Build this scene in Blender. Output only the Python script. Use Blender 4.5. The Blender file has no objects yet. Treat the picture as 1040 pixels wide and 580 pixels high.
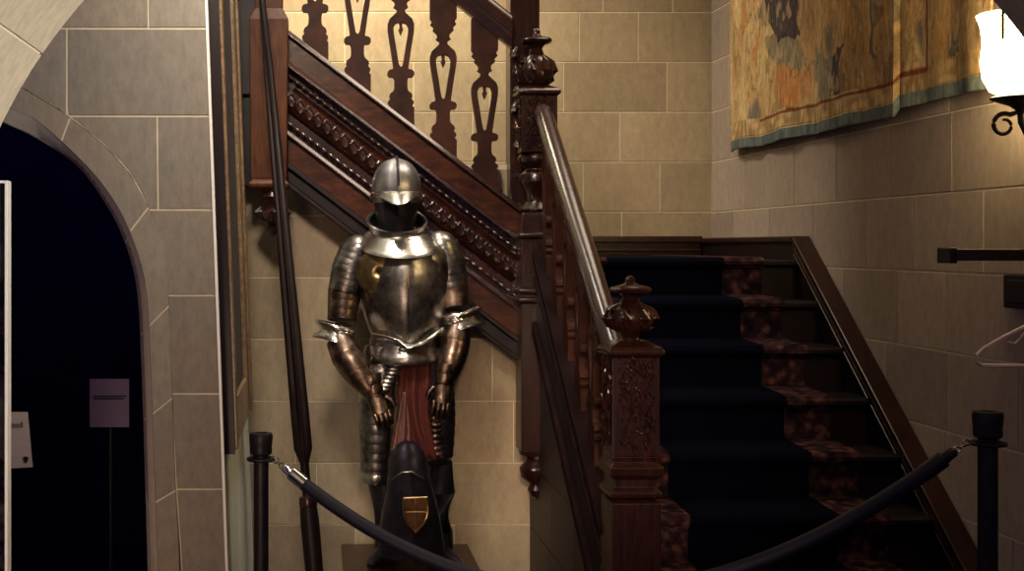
import bpy, math, random
import numpy as np
from mathutils import Vector, noise
random.seed(7)
PI = math.pi
C = bpy.context.scene
COL = C.collection

# ------------------------------------------------------------------ camera, world, lights
cam = bpy.data.cameras.new('camera'); co = bpy.data.objects.new('camera', cam); COL.objects.link(co)
co.location = (0, 0, 1.63); co.rotation_euler = (PI/2, 0, 0)
cam.sensor_width = 36; cam.lens = 45; cam.shift_x = 200/1040; cam.shift_y = -40/1040
C.camera = co
w = bpy.data.worlds.new('world'); C.world = w; w.use_nodes = True
w.node_tree.nodes['Background'].inputs[0].default_value = (0.27, 0.18, 0.46, 1)
w.node_tree.nodes['Background'].inputs[1].default_value = 0.33
vs = C.view_settings; vs.view_transform = 'Standard'; vs.look = 'None'; vs.exposure = -0.08; vs.gamma = 1; vs.use_curve_mapping = False

def area(name, loc, target, size, power, color, size_y=None, spread=PI):
    l = bpy.data.lights.new(name, 'AREA'); l.energy = power; l.color = color; l.size = size
    if size_y: l.shape = 'RECTANGLE'; l.size_y = size_y
    l.spread = spread
    o = bpy.data.objects.new(name, l); COL.objects.link(o); o.location = loc
    o.rotation_euler = (Vector(target)-Vector(loc)).to_track_quat('-Z', 'Y').to_euler()
    return o
area('hall_key_light', (-0.2, 3.0, 3.5), (0.2, 5.5, 1.7), 0.4, 12.5, (1.0, 0.84, 0.66), spread=1.15)
area('hall_top_fill', (0.10, 5.0, 4.15), (0.15, 5.5, 1.6), 0.35, 11, (1.0, 0.92, 0.78), spread=1.2)  # unseen light added overhead for highlights on string and armour
area('stairwell_light', (0.15, 6.25, 3.95), (0.15, 7.1, 2.5), 0.5, 50, (1.0, 0.86, 0.60), spread=2.6)
area('front_arch_fill', (1.35, 1.1, 1.75), (-0.75, 2.9, 2.05), 0.6, 9.5, (1.0, 0.90, 0.78), spread=1.0)  # unseen light added to brighten the arch soffit and left pier
area('newel_fill', (0.1, -0.4, 2.3), (0.85, 4.2, 1.05), 0.3, 2.6, (1.0, 0.74, 0.5), spread=.35)  # unseen light added to bring up the lower newel
area('pier_foot_fill', (-0.62, 1.2, 0.75), (-0.5, 4.2, 0.75), 0.3, 2.6, (1.0, 0.68, 0.45), spread=1.0)  # unseen warm light added for the foot of the left pier
area('landing_fill', (1.65, 5.5, 4.1), (1.0, 6.2, 2.0), 0.9, 11, (1.0, 0.82, 0.62), spread=1.7)  # unseen light, placed so the string mouldings catch highlights
area('passage_fill', (-1.4, 5.6, 2.85), (-1.4, 6.9, 1.2), 0.8, 5, (0.34, 0.22, 1.0))  # unseen bluish light added to lift the doorway blacks

# ------------------------------------------------------------------ helpers
F = 1300.0
def P(px, py, Y):                     # a point of the place seen from the tripod at depth Y
    return Vector(((px-320)*Y/F, Y, 1.63-(py-250)*Y/F))

class MB:
    def __init__(s): s.v = []; s.f = []; s.m = []; s.sm = []; s.t = []
    def add(s, vs, fs, smooth=False, mi=0, tint=0.5):
        b = len(s.v); s.v += [Vector(x) for x in vs]
        for f in fs:
            s.f.append([b+i for i in f]); s.m.append(mi); s.sm.append(smooth); s.t.append(tint)
        return s
    def box(s, a, b, **k):
        x0, y0, z0 = a; x1, y1, z1 = b
        vs = [(x0,y0,z0),(x1,y0,z0),(x1,y1,z0),(x0,y1,z0),(x0,y0,z1),(x1,y0,z1),(x1,y1,z1),(x0,y1,z1)]
        return s.add(vs, [(0,3,2,1),(4,5,6,7),(0,1,5,4),(1,2,6,5),(2,3,7,6),(3,0,4,7)], **k)
    def hexa(s, vs, **k):
        return s.add(vs, [(0,3,2,1),(4,5,6,7),(0,1,5,4),(1,2,6,5),(2,3,7,6),(3,0,4,7)], **k)
    def prism(s, poly, d, **k):       # poly: 3-D points, d: extrusion vector
        n = len(poly); d = Vector(d); a = [Vector(p) for p in poly]
        fs = [list(range(n))[::-1], [n+i for i in range(n)]] + [(i, (i+1) % n, n+(i+1) % n, n+i) for i in range(n)]
        return s.add(a+[p+d for p in a], fs, **k)
    def rings(s, rs, closed=True, caps=True, **k):   # list of rings with equal counts
        n = len(rs[0]); vs = [p for r in rs for p in r]; fs = []
        k.setdefault('smooth', True)
        for i in range(len(rs)-1):
            for j in range(n if closed else n-1):
                j2 = (j+1) % n
                fs.append((i*n+j, i*n+j2, (i+1)*n+j2, (i+1)*n+j))
        if caps and closed:
            fs.append(list(range(n))[::-1]); fs.append([(len(rs)-1)*n+j for j in range(n)])
        return s.add(vs, fs, **k)
    def lathe(s, c, prof, n=24, square=0.0, rot=0, **k):   # prof: (r, z) pairs upward, about vertical axis
        rs = []
        for r, z in prof:
            ring = []
            for j in range(n):
                a = 2*PI*j/n+rot
                q = 1.0
                if square: q = 1+square*(1/max(abs(math.cos(a-rot)), abs(math.sin(a-rot)))-1)
                ring.append(Vector((c[0]+r*q*math.cos(a), c[1]+r*q*math.sin(a), c[2]+z)))
            rs.append(ring)
        return s.rings(rs, **k)
    def sq(s, c, prof, **k):          # square section mouldings
        k.setdefault('smooth', False)
        rs = [[Vector((c[0]+sx*r, c[1]+sy*r, c[2]+z)) for sx, sy in ((-1,-1),(1,-1),(1,1),(-1,1))] for r, z in prof]
        return s.rings(rs, **k)
    def tube(s, path, rad, n=12, flat=1.0, up=(0,0,1), **k):
        path = [Vector(p) for p in path]; rs = []
        if not hasattr(rad, '__len__'): rad = [rad]*len(path)
        up = Vector(up)
        for i, p in enumerate(path):
            t = (path[min(i+1, len(path)-1)]-path[max(i-1, 0)])
            if t.length < 1e-9: t = Vector((0,0,1))
            t.normalize(); u = up.cross(t)
            if u.length < .05: u = Vector((1,0,0)).cross(t)
            u.normalize(); v = t.cross(u)
            rs.append([p+(u*math.cos(2*PI*j/n)+v*flat*math.sin(2*PI*j/n))*rad[i] for j in range(n)])
        return s.rings(rs, **k)
    def ell(s, c, r, n=20, m=12, **k):
        rs = []
        for i in range(m+1):
            a = -PI/2+PI*(0.02+0.96*i/m)
            rs.append([Vector((c[0]+r[0]*math.cos(a)*math.cos(2*PI*j/n), c[1]+r[1]*math.cos(a)*math.sin(2*PI*j/n), c[2]+r[2]*math.sin(a))) for j in range(n)])
        return s.rings(rs, **k)
    def build(s, name, mats, parent=None, bevel=0, sub=0, solid=0):
        o0 = Vector(parent_origin(parent)) if parent else Vector((0,0,0))
        me = bpy.data.meshes.new(name)
        me.from_pydata([tuple(p-o0) for p in s.v], [], s.f); 
        if not isinstance(mats, (list, tuple)): mats = [mats]
        for m in mats: me.materials.append(m)
        me.polygons.foreach_set('material_index', s.m); me.polygons.foreach_set('use_smooth', s.sm)
        at = me.attributes.new('tint', 'FLOAT', 'FACE'); at.data.foreach_set('value', s.t)
        me.update()
        if any(s.sm) and any(True for _ in s.f): me.set_sharp_from_angle(angle=math.radians(42))
        o = bpy.data.objects.new(name, me); COL.objects.link(o)
        if parent: o.parent = parent
        if solid:
            m = o.modifiers.new('s', 'SOLIDIFY'); m.thickness = solid; m.offset = 0
        if bevel:
            m = o.modifiers.new('b', 'BEVEL'); m.width = bevel; m.segments = 2; m.limit_method = 'ANGLE'; m.angle_limit = .6
        if sub:
            m = o.modifiers.new('u', 'SUBSURF'); m.levels = sub; m.render_levels = sub
        return o
def parent_origin(o):
    p = Vector((0,0,0))
    while o: p = p+o.location; o = o.parent
    return p
def thing(name, label, cat, loc=(0,0,0), group=None):
    o = bpy.data.objects.new(name, None); COL.objects.link(o); o.location = loc; o.empty_display_size = .1
    o['label'] = label; o['category'] = cat
    if group: o['group'] = group
    return o
def tag(o, label, cat, group=None):
    o['label'] = label; o['category'] = cat
    if group: o['group'] = group
    return o
def struct(o): o['kind'] = 'structure'; return o
def lerp(a, b, t): return a+(b-a)*t
def interp(pts, x):
    if x <= pts[0][0]: return pts[0][1]
    for (a, va), (b, vb) in zip(pts, pts[1:]):
        if x <= b: return va+(vb-va)*(x-a)/(b-a)
    return pts[-1][1]

# ------------------------------------------------------------------ materials
def newmat(name):
    m = bpy.data.materials.new(name); m.use_nodes = True
    nt = m.node_tree; return m, nt, nt.nodes['Principled BSDF']
def coords(nt, scale=(1,1,1)):
    tc = nt.nodes.new('ShaderNodeTexCoord'); mp = nt.nodes.new('ShaderNodeMapping')
    nt.links.new(tc.outputs['Object'], mp.inputs[0]); mp.inputs['Scale'].default_value = scale
    return mp.outputs[0]
def noise_n(nt, vec, scale, detail=4, rough=.6):
    n = nt.nodes.new('ShaderNodeTexNoise'); n.inputs['Scale'].default_value = scale
    n.inputs['Detail'].default_value = detail; n.inputs['Roughness'].default_value = rough
    nt.links.new(vec, n.inputs['Vector']); return n.outputs['Fac']
def ramp(nt, fac, stops):
    r = nt.nodes.new('ShaderNodeValToRGB'); nt.links.new(fac, r.inputs[0]); e = r.color_ramp.elements
    while len(e) < len(stops): e.new(.5)
    for el, (p, c) in zip(e, stops): el.position = p; el.color = (*c, 1)
    return r.outputs[0]
def mix(nt, a, b, fac, mode='MIX'):
    m = nt.nodes.new('ShaderNodeMix'); m.data_type = 'RGBA'; m.blend_type = mode
    for sock, v in ((m.inputs[0], fac), (m.inputs[6], a), (m.inputs[7], b)):
        if isinstance(v, (int, float)): sock.default_value = v
        elif isinstance(v, tuple): sock.default_value = (*v, 1)
        else: nt.links.new(v, sock)
    return m.outputs[2]
def bump(nt, b, h, strength=.3, dist=.01):
    n = nt.nodes.new('ShaderNodeBump'); n.inputs['Strength'].default_value = strength; n.inputs['Distance'].default_value = dist
    nt.links.new(h, n.inputs['Height']); nt.links.new(n.outputs[0], b.inputs['Normal'])
def simple(name, col, rough=.5, metal=0, var=0.25, scale=20, bmp=0.1, stretch=(1,1,1), spec=None):
    m, nt, b = newmat(name); v = coords(nt, stretch); n = noise_n(nt, v, scale)
    c = ramp(nt, n, [(.3, tuple(x*(1-var) for x in col)), (.7, tuple(min(1, x*(1+var)) for x in col))])
    nt.links.new(c, b.inputs['Base Color']); b.inputs['Roughness'].default_value = rough; b.inputs['Metallic'].default_value = metal
    if spec is not None: b.inputs['Specular IOR Level'].default_value = spec
    if bmp: bump(nt, b, n, bmp, .004)
    return m
def stone(name, dark, light, warm):
    m, nt, b = newmat(name); v = coords(nt); a = nt.nodes.new('ShaderNodeAttribute'); a.attribute_name = 'tint'
    c = mix(nt, dark, light, a.outputs['Fac'])
    n1 = noise_n(nt, v, 3.0, 5, .6); n2 = noise_n(nt, coords(nt, (1.6, 1.6, .7)), 24, 6, .75)
    c = mix(nt, c, warm, ramp(nt, n1, [(.42, (0,0,0)), (.75, (.75,.75,.75))]))
    c = mix(nt, c, ramp(nt, n2, [(.25, (.62,.62,.64)), (.7, (1.12,1.1,1.06))]), .75, 'MULTIPLY')
    nt.links.new(c, b.inputs['Base Color']); b.inputs['Roughness'].default_value = .85; b.inputs['Specular IOR Level'].default_value = .2
    bump(nt, b, n2, .25, .004); return m
def wood(name, dark, light, rough=.28, stretch=(1,1,1), scale=9, spec=.5):
    m, nt, b = newmat(name); v = coords(nt, stretch)
    n = noise_n(nt, v, scale, 6, .65); n2 = noise_n(nt, coords(nt), 4, 3)
    c = ramp(nt, n, [(.3, dark), (.72, light)])
    c = mix(nt, c, ramp(nt, n2, [(.3, (.55,.5,.5)), (.7, (1.1,1.05,1))]), .7, 'MULTIPLY')
    nt.links.new(c, b.inputs['Base Color']); b.inputs['Roughness'].default_value = rough
    b.inputs['Specular IOR Level'].default_value = spec
    bump(nt, b, n, .25, .003); return m
def steel(name, stops, rough=(.2, .45), scale=14, metal=1.0, dent=.12):
    m, nt, b = newmat(name); v = coords(nt); n = noise_n(nt, v, scale, 6, .7); n2 = noise_n(nt, v, 5, 3)
    nt.links.new(ramp(nt, n, stops), b.inputs['Base Color']); b.inputs['Metallic'].default_value = metal
    r = nt.nodes.new('ShaderNodeMapRange'); nt.links.new(n2, r.inputs[0]); r.inputs[3].default_value = rough[0]; r.inputs[4].default_value = rough[1]
    nt.links.new(r.outputs[0], b.inputs['Roughness'])
    bump(nt, b, noise_n(nt, v, 30, 3), dent, .004); return m

M = {}
M['stone'] = stone('ashlar_stone', (.26, .205, .145), (.42, .345, .235), (.37, .28, .20))
M['stone_grey'] = stone('grey_ashlar', (.20, .185, .165), (.33, .30, .25), (.30, .235, .17))
M['stone_pale'] = stone('pale_arch_stone', (.40, .36, .28), (.52, .47, .36), (.42, .35, .28))
M['stone_back'] = stone('yellow_ashlar', (.31, .245, .165), (.45, .365, .25), (.42, .31, .22))
M['stone_rose'] = stone('rose_ashlar', (.32, .255, .235), (.45, .365, .325), (.40, .32, .27))
M['mortar'] = simple('pale_mortar', (.62, .55, .40), .9, 0, .12, 12)
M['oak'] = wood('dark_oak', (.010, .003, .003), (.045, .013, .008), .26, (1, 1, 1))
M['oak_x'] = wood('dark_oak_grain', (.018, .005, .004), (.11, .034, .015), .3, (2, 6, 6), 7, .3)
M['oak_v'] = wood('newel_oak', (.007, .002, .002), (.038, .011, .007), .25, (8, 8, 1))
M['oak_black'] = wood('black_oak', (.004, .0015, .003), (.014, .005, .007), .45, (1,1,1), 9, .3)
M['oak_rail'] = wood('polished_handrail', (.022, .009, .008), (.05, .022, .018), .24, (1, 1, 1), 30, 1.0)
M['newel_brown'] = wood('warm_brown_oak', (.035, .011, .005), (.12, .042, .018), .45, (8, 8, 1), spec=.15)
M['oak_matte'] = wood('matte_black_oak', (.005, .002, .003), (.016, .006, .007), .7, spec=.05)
M['splat'] = wood('splat_oak', (.014, .004, .003), (.055, .016, .009), .5, spec=.15)
M['gilt'] = wood('picture_frame_wood', (.11, .06, .035), (.30, .21, .12), .35, (8, 1, 8))
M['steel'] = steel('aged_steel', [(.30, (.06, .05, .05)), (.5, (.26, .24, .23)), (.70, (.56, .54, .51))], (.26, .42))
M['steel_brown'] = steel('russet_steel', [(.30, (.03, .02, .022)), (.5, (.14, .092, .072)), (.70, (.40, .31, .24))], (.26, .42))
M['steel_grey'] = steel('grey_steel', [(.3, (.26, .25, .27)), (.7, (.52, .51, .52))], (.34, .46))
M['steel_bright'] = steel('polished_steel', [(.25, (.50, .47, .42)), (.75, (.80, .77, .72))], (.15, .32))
M['steel_gold'] = steel('gold_toned_steel', [(.25, (.20, .12, .05)), (.5, (.42, .31, .15)), (.75, (.62, .52, .32))], (.2, .38))
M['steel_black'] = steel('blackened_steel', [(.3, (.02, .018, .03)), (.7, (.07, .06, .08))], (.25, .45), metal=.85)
M['brass'] = steel('dull_brass', [(.3, (.05, .02, .012)), (.7, (.15, .08, .035))], (.35, .5))
M['iron'] = steel('black_iron', [(.3, (.010, .008, .014)), (.7, (.03, .026, .038))], (.35, .55), metal=.5)
M['chrome'] = steel('chrome', [(.3, (.7, .7, .72)), (.7, (.85, .85, .87))], (.08, .2), dent=0)
M['void'] = simple('shade_toned_plaster', (.010, .006, .035), .9, 0, .2, 6, 0, spec=.1)  # darkness inside the doorway put into this near-black navy
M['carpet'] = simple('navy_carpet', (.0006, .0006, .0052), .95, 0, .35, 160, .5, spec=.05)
M['rope'] = simple('navy_velvet_rope', (.003, .0035, .018), .6, 0, .3, 120, .4)
M['red'] = simple('crimson_cloth', (.085, .012, .010), .8, 0, .4, 30, .2, (6, 6, 1))
M['pink'] = simple('pink_lining', (.20, .09, .085), .8, 0, .3, 30, .2, (6, 6, 1))
M['leather'] = simple('black_leather', (.010, .007, .014), .45, 0, .3, 40, .2)
M['white'] = simple('white_plastic', (.80, .66, .60), .35, 0, .05, 20, 0)
M['bead'] = simple('white_bead', (.92, .90, .84), .4, 0, .04, 20, 0)
M['card'] = simple('cream_card', (.72, .58, .46), .7, 0, .06, 30, 0)
M['ink'] = simple('black_ink', (.012, .01, .02), .6, 0, .1, 20, 0)
M['dim_card'] = simple('slate_panel', (.30, .22, .36), .6, 0, .12, 10, 0)
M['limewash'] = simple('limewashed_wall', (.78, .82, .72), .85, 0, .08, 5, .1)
M['floor'] = simple('dark_floorboards', (.045, .02, .015), .4, 0, .4, 8, .1, (1, 10, 1))
M['fabric_dark'] = simple('dark_canvas', (.03, .022, .018), .7, 0, .4, 12, .1)
# carpet border: floral, rust on dark
m, nt, b = newmat('floral_carpet_border'); v = coords(nt)
vo = nt.nodes.new('ShaderNodeTexVoronoi'); vo.inputs['Scale'].default_value = 26; nt.links.new(v, vo.inputs['Vector']); vo.feature = 'SMOOTH_F1'
nn = noise_n(nt, v, 38, 4, .7)
c = ramp(nt, vo.outputs['Distance'], [(.18, (.11, .055, .052)), (.42, (.036, .015, .020)), (.7, (.008, .004, .010))])
c = mix(nt, c, ramp(nt, nn, [(.42, (.25, .2, .3)), (.6, (1.1, 1, .9))]), .85, 'MULTIPLY')
nt.links.new(c, b.inputs['Base Color']); b.inputs['Roughness'].default_value = .95; b.inputs['Specular IOR Level'].default_value = .1; bump(nt, b, nn, .5, .004)
M['border'] = m
# tapestry: woven colours stored per vertex, thread noise on top
m, nt, b = newmat('woven_tapestry'); a = nt.nodes.new('ShaderNodeAttribute'); a.attribute_name = 'weave'
n1 = noise_n(nt, coords(nt, (1, 9, 1.6)), 9, 7, .72); n2 = noise_n(nt, coords(nt, (1, 1, 6)), 60, 3, .6)
c = mix(nt, a.outputs['Color'], ramp(nt, n1, [(.32, (.45, .42, .42)), (.5, (1.1, 1.05, 1.0)), (.68, (1.6, 1.5, 1.4))]), .85, 'MULTIPLY')
c = mix(nt, c, ramp(nt, n2, [(.3, (.75, .75, .75)), (.7, (1.15, 1.15, 1.15))]), .6, 'MULTIPLY')
nt.links.new(c, b.inputs['Base Color']); b.inputs['Roughness'].default_value = .95; b.inputs['Specular IOR Level'].default_value = .08; bump(nt, b, n2, .3, .003)
M['tapestry'] = m
m, nt, b = newmat('lit_opal_glass'); nt.nodes.remove(b)
em = nt.nodes.new('ShaderNodeEmission'); em.inputs[0].default_value = (1.0, .74, .34, 1); em.inputs[1].default_value = 38
nt.links.new(em.outputs[0], nt.nodes['Material Output'].inputs[0]); M['glow'] = m
# display glass: dark, glossy, a stone reflection painted in as grey mottling
m, nt, b = newmat('dark_display_glass'); v = coords(nt, (1, 1, 1)); n = noise_n(nt, v, 7, 6, .7)
nt.links.new(ramp(nt, n, [(.45, (.004, .004, .012)), (.7, (.10, .10, .11))]), b.inputs['Base Color']); b.inputs['Roughness'].default_value = .12
M['glass'] = m

# ------------------------------------------------------------------ room shell
def poly_block(mb, fn, u0, u1, v0, v1, lb, g, d, mi, tint, nseg):
    def ring(gg, dd):
        vs_ = [lerp(v0+gg, v1-gg, i/nseg) for i in range(nseg+1)]
        L = [max(u0+gg, (lb(v)+gg*1.3) if lb else -99) for v in vs_]
        if any(l > u1-gg-.001 for l in L): L = [min(l, u1-gg-.001) for l in L]
        return [fn(u1-gg, v0+gg, dd), fn(u1-gg, v1-gg, dd)] + [fn(l, v, dd) for l, v in zip(L[::-1], vs_[::-1])]
    if lb and min(lb(lerp(v0, v1, i/8)) for i in range(9)) > u1-.01: return
    a = ring(g, 0.0); b = ring(g+.0015, d); n = len(a)
    mb.add(a+b, [[n+i for i in range(n)]] + [(i, (i+1) % n, n+(i+1) % n, n+i) for i in range(n)], mi=mi, tint=tint)
def courses(z0, dz, lo, hi, u0, u1, wmin, wmax, fixed={}):
    rows = []; n0 = math.floor((lo-z0)/dz); k = n0
    while z0+k*dz < hi:
        v0 = max(lo, z0+k*dz); v1 = min(hi, z0+(k+1)*dz)
        if k in fixed: js = list(fixed[k]); x = js[-1]
        else: js = []; x = u0+random.uniform(.05, wmax)
        while x < u1-.08:
            if x > u0+.04 and x not in js: js.append(x)
            x += random.uniform(wmin, wmax)
        rows.append((v0, v1, js)); k += 1
    return rows
def stone_wall(name, fn, u0, u1, lo, hi, rows, mat, lb=None, g=.0032, tints=None, back=True, thick=.12):
    mb = MB()
    if back:
        if lb is None:
            vs_ = [fn(u0, lo, 0), fn(u1, lo, 0), fn(u1, hi, 0), fn(u0, hi, 0)]
            bk = [fn(u0, lo, -thick), fn(u1, lo, -thick), fn(u1, hi, -thick), fn(u0, hi, -thick)]
            mb.hexa(bk+vs_, mi=1)
        else:
            n = 60; zs = [lerp(lo, hi, i/n) for i in range(n+1)]
            for a_, b_ in zip(zs, zs[1:]):
                la, lb_ = max(u0, lb(a_)), max(u0, lb(b_))
                mb.hexa([fn(la, a_, -thick), fn(u1, a_, -thick), fn(u1, b_, -thick), fn(lb_, b_, -thick),
                         fn(la, a_, 0), fn(u1, a_, 0), fn(u1, b_, 0), fn(lb_, b_, 0)], mi=1)
    for (v0, v1, js) in rows:
        es = [u0]+sorted(j for j in js if u0 < j < u1)+[u1]
        for a_, b_ in zip(es, es[1:]):
            t = random.random() if tints is None else tints(a_, v0)
            poly_block(mb, fn, a_, b_, v0, v1, lb, g, .003, 0, t, 10 if lb else 1)
    return struct(mb.build(name, [mat, M['mortar']]))

struct(MB().box((-2.6, -2.5, -.1), (3.2, 7.4, 0)).build('floor', M['floor']))
struct(MB().box((-2.6, 1.9, 4.3), (2.6, 7.4, 4.4)).build('ceiling', M['stone']))

# back wall
YB, XR = 7.1, 2.2
sB = F/YB
fx = lambda px: (px-320)/sB
fb = {3: [fx(350), fx(450), fx(588), fx(648)], 2: [fx(330), fx(420), fx(497), fx(572), fx(677)], 1: [fx(395), fx(480), fx(540), fx(629)], 0: [fx(440), fx(520), fx(592), fx(670)], -1: [fx(540), fx(631)]}
fb[4] = [fx(370), fx(478), fx(612), fx(683)]
rows = courses(1.82, .277, 0, 4.3, -.3, XR, .42, .62, fb)
stone_wall('wall_back', lambda u, v, d: Vector((u, YB-d, v)), -.5, XR, 0, 4.3, rows, M['stone_back'])
# right wall (u runs toward the camera)
fy = lambda px: 7.1-XR*F/(px-320)
fr = {0: [fy(757), fy(807), fy(850), fy(905), fy(968)], -1: [fy(745), fy(782), fy(826), fy(880), fy(928), fy(1000)], 1: [fy(760), fy(830), fy(902), fy(965)], -2: [fy(800), fy(858), fy(912), fy(960)]}
rows = courses(1.82-.004, .277, 0, 4.3, 0, 4.5, .42, .62, fr)
stone_wall('wall_right', lambda u, v, d: Vector((XR-d, YB-u, v)), 0, 4.5, 0, 4.3, rows, M['stone_rose'])

# left wall with its pointed doorway, leaning very slightly as it stands
YP = 4.2; sP = F/YP
LEAN = .036
edge = lambda z: -.291-.036*(z-.56)
def PX(px, py): return ((px-320)/sP, 1.63-(py-250)/sP)
outer = [PX(*p) for p in ((-75, 40), (-20, 62), (27, 92), (72, 120), (122, 165), (152, 212), (167, 255), (171, 290), (173, 330), (175.5, 400), (179, 497), (183, 580), (188, 760))]
cham = [PX(*p) for p in ((-75, 62), (-35, 86), (10, 110), (40, 124), (90, 170), (120, 210), (137, 248), (146, 278), (150.5, 310), (152.5, 350), (154.5, 400), (158, 497), (161, 580), (166, 760))]
opn = [PX(*p) for p in ((-75, 80), (-35, 104), (4, 125), (30, 137), (75, 167), (107, 210), (124, 245), (134, 278), (138.5, 310), (140.5, 350), (142.5, 400), (145.5, 497), (148, 580), (153, 760))]
def curve_fn(c):
    pts = sorted((z, x) for x, z in c)
    return lambda z: interp(pts, z) if z < pts[-1][0] else -1.9
def smooth_curve(c, n=6):
    out = []
    V_ = [Vector(p) for p in c]; V_ = [V_[0]]+V_+[V_[-1]]
    for i in range(1, len(V_)-2):
        p0, p1, p2, p3 = V_[i-1:i+3]
        for k in range(n):
            t = k/n
            out.append(.5*((2*p1)+(p2-p0)*t+(2*p0-5*p1+4*p2-p3)*t*t+(3*p1-p0-3*p2+p3)*t**3))
    out.append(V_[-1]); return [(p.x, p.y) for p in out]
outer, cham, opn = smooth_curve(outer), smooth_curve(cham), smooth_curve(opn)
zl = lambda py: 1.63-(py-250)/sP
xl = lambda px: (px-320)/sP
prow = [(zl(29), zl(-70), [xl(155)]), (zl(118), zl(29), [xl(68), xl(-60)]), (zl(213), zl(118), [xl(165)]), (zl(300), zl(213), []), (zl(400), zl(300), [xl(175)]), (zl(497), zl(400), []), (zl(590), zl(497), [xl(179)]), (0, zl(590), [])]
prow += [(zl(-70), zl(-160), [xl(90)]), (zl(-160), zl(-250), [xl(40), xl(160)]), (zl(-250), 4.3, [])]
def shear(u, v):                       # right side follows the leaning arris
    return u if u < -.6 else u+(edge(v)-(-.291))*max(0, (u+.6)/.309)
cm = curve_fn(outer)
ptint = lambda a, v: min(1, max(0, .3+.6*random.random()))
stone_wall('wall_left', lambda u, v, d: Vector((shear(u, v) , YP-d, v)), -1.7, -.291, 0, 4.3, prow, M['stone_grey'], lb=lambda z: cm(z)+.004, tints=ptint, thick=.25)
# moulded voussoir ring: flat face, chamfer, reveal
ring = MB()
cuts = [0]+[min(range(len(outer)), key=lambda i: abs(outer[i][1]-zl(y))+abs(outer[i][0]-xl(x))) for x, y in ((72, 120), (152, 212), (172, 310), (176, 400), (179, 497))]+[len(outer)-1]
def resample(c, n=90):
    L_ = [0]
    for a_, b_ in zip(c, c[1:]): L_.append(L_[-1]+math.dist(a_, b_))
    return [(interp(list(zip(L_, [p[0] for p in c])), L_[-1]*k/n), interp(list(zip(L_, [p[1] for p in c])), L_[-1]*k/n)) for k in range(n+1)]
outer, cham, opn = resample(outer), resample(cham), resample(opn)
cuts = [0]+[min(range(len(outer)), key=lambda i: abs(outer[i][1]-zl(y))+abs(outer[i][0]-xl(x))) for x, y in ((72, 120), (152, 212), (172, 310), (176, 400), (179, 497))]+[len(outer)-1]
for a_, b_ in zip(cuts, cuts[1:]):
    t = random.uniform(.5, .9)
    idx = list(range(a_, b_+1)); pr = []
    for i in idx:
        s_ = .004 if i in (a_, b_) else 0
        o_, c_, q_ = Vector(outer[i]), Vector(cham[i]), Vector(opn[i])
        if i == a_ and a_: e = (Vector(outer[i+1])-o_).normalized()*.0035
        elif i == b_ and b_ < len(outer)-1: e = (Vector(outer[i-1])-o_).normalized()*.0035
        else: e = Vector((0, 0))
        pr.append([Vector((o_.x+e.x, YP+.002, o_.y+e.y)), Vector((o_.x+e.x-.003, YP-.006, o_.y+e.y-.001)), Vector((c_.x+e.x, YP-.006, c_.y+e.y)), Vector((c_.x+e.x-.006, YP+.012, c_.y+e.y-.002)),
                   Vector((q_.x+e.x, YP+.05, q_.y+e.y)), Vector((q_.x+e.x, YP+.34, q_.y+e.y)), Vector((o_.x+e.x, YP+.34, o_.y+e.y))])
    ring.rings([r for r in pr], closed=True, caps=True, smooth=True, tint=t)
rm = MB()                              # mortar core behind the joints
rm.rings([[Vector((o_[0]-.002, YP+.004, o_[1])), Vector((o_[0]-.004, YP-.004, o_[1])), Vector((c_[0]+.002, YP-.004, c_[1])), Vector((q_[0]+.002, YP+.05, q_[1])), Vector((q_[0]+.002, YP+.33, q_[1])), Vector((o_[0]-.002, YP+.33, o_[1]))] for o_, c_, q_ in zip(outer, cham, opn)], smooth=True, mi=1)
ring.v, rv = rm.v+ring.v, ring.v
ring.f = rm.f+[[i+len(rm.v) for i in f] for f in ring.f]; ring.m = rm.m+ring.m; ring.sm = rm.sm+ring.sm; ring.t = rm.t+ring.t
struct(ring.build('trim_1', [M['stone_grey'], M['mortar']]))
# left flank of the doorway, outside the picture
struct(MB().box((-2.3, YP, 0), (-1.7, YP+.3, 4.3)).build('wall_doorway_flank', M['stone_grey']))
# side wall running from the pier back under the stairs
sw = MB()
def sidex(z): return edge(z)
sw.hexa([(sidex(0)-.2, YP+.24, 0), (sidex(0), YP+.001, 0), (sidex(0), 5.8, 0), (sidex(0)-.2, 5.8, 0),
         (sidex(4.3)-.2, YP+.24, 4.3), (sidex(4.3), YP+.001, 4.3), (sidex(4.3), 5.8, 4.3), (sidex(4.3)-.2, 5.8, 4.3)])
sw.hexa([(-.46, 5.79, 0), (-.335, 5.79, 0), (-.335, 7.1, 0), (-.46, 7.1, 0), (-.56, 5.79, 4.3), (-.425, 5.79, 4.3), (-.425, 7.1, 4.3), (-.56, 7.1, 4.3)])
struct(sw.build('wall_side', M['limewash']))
# white corner bead on the arris
bd = MB(); bd.hexa([(edge(0)-.003, YP-.012, 0), (edge(0)+.007, YP-.012, 0), (edge(0)+.007, YP+.004, 0), (edge(0)-.003, YP+.004, 0),
                    (edge(4.3)-.003, YP-.012, 4.3), (edge(4.3)+.007, YP-.012, 4.3), (edge(4.3)+.007, YP+.004, 4.3), (edge(4.3)-.003, YP+.004, 4.3)])
struct(bd.build('trim_2', M['bead'], bevel=.003))
# room beyond the doorway, its darkness painted into the walls
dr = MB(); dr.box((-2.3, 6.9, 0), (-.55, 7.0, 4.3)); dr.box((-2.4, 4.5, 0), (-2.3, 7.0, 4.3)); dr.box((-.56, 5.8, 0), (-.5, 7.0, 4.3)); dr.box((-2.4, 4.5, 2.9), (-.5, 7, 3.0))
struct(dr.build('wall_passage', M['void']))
struct(MB().box((-2.3, 4.56, 0), (-.55, 6.9, .012)).build('floor_passage', M['void']))

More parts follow.
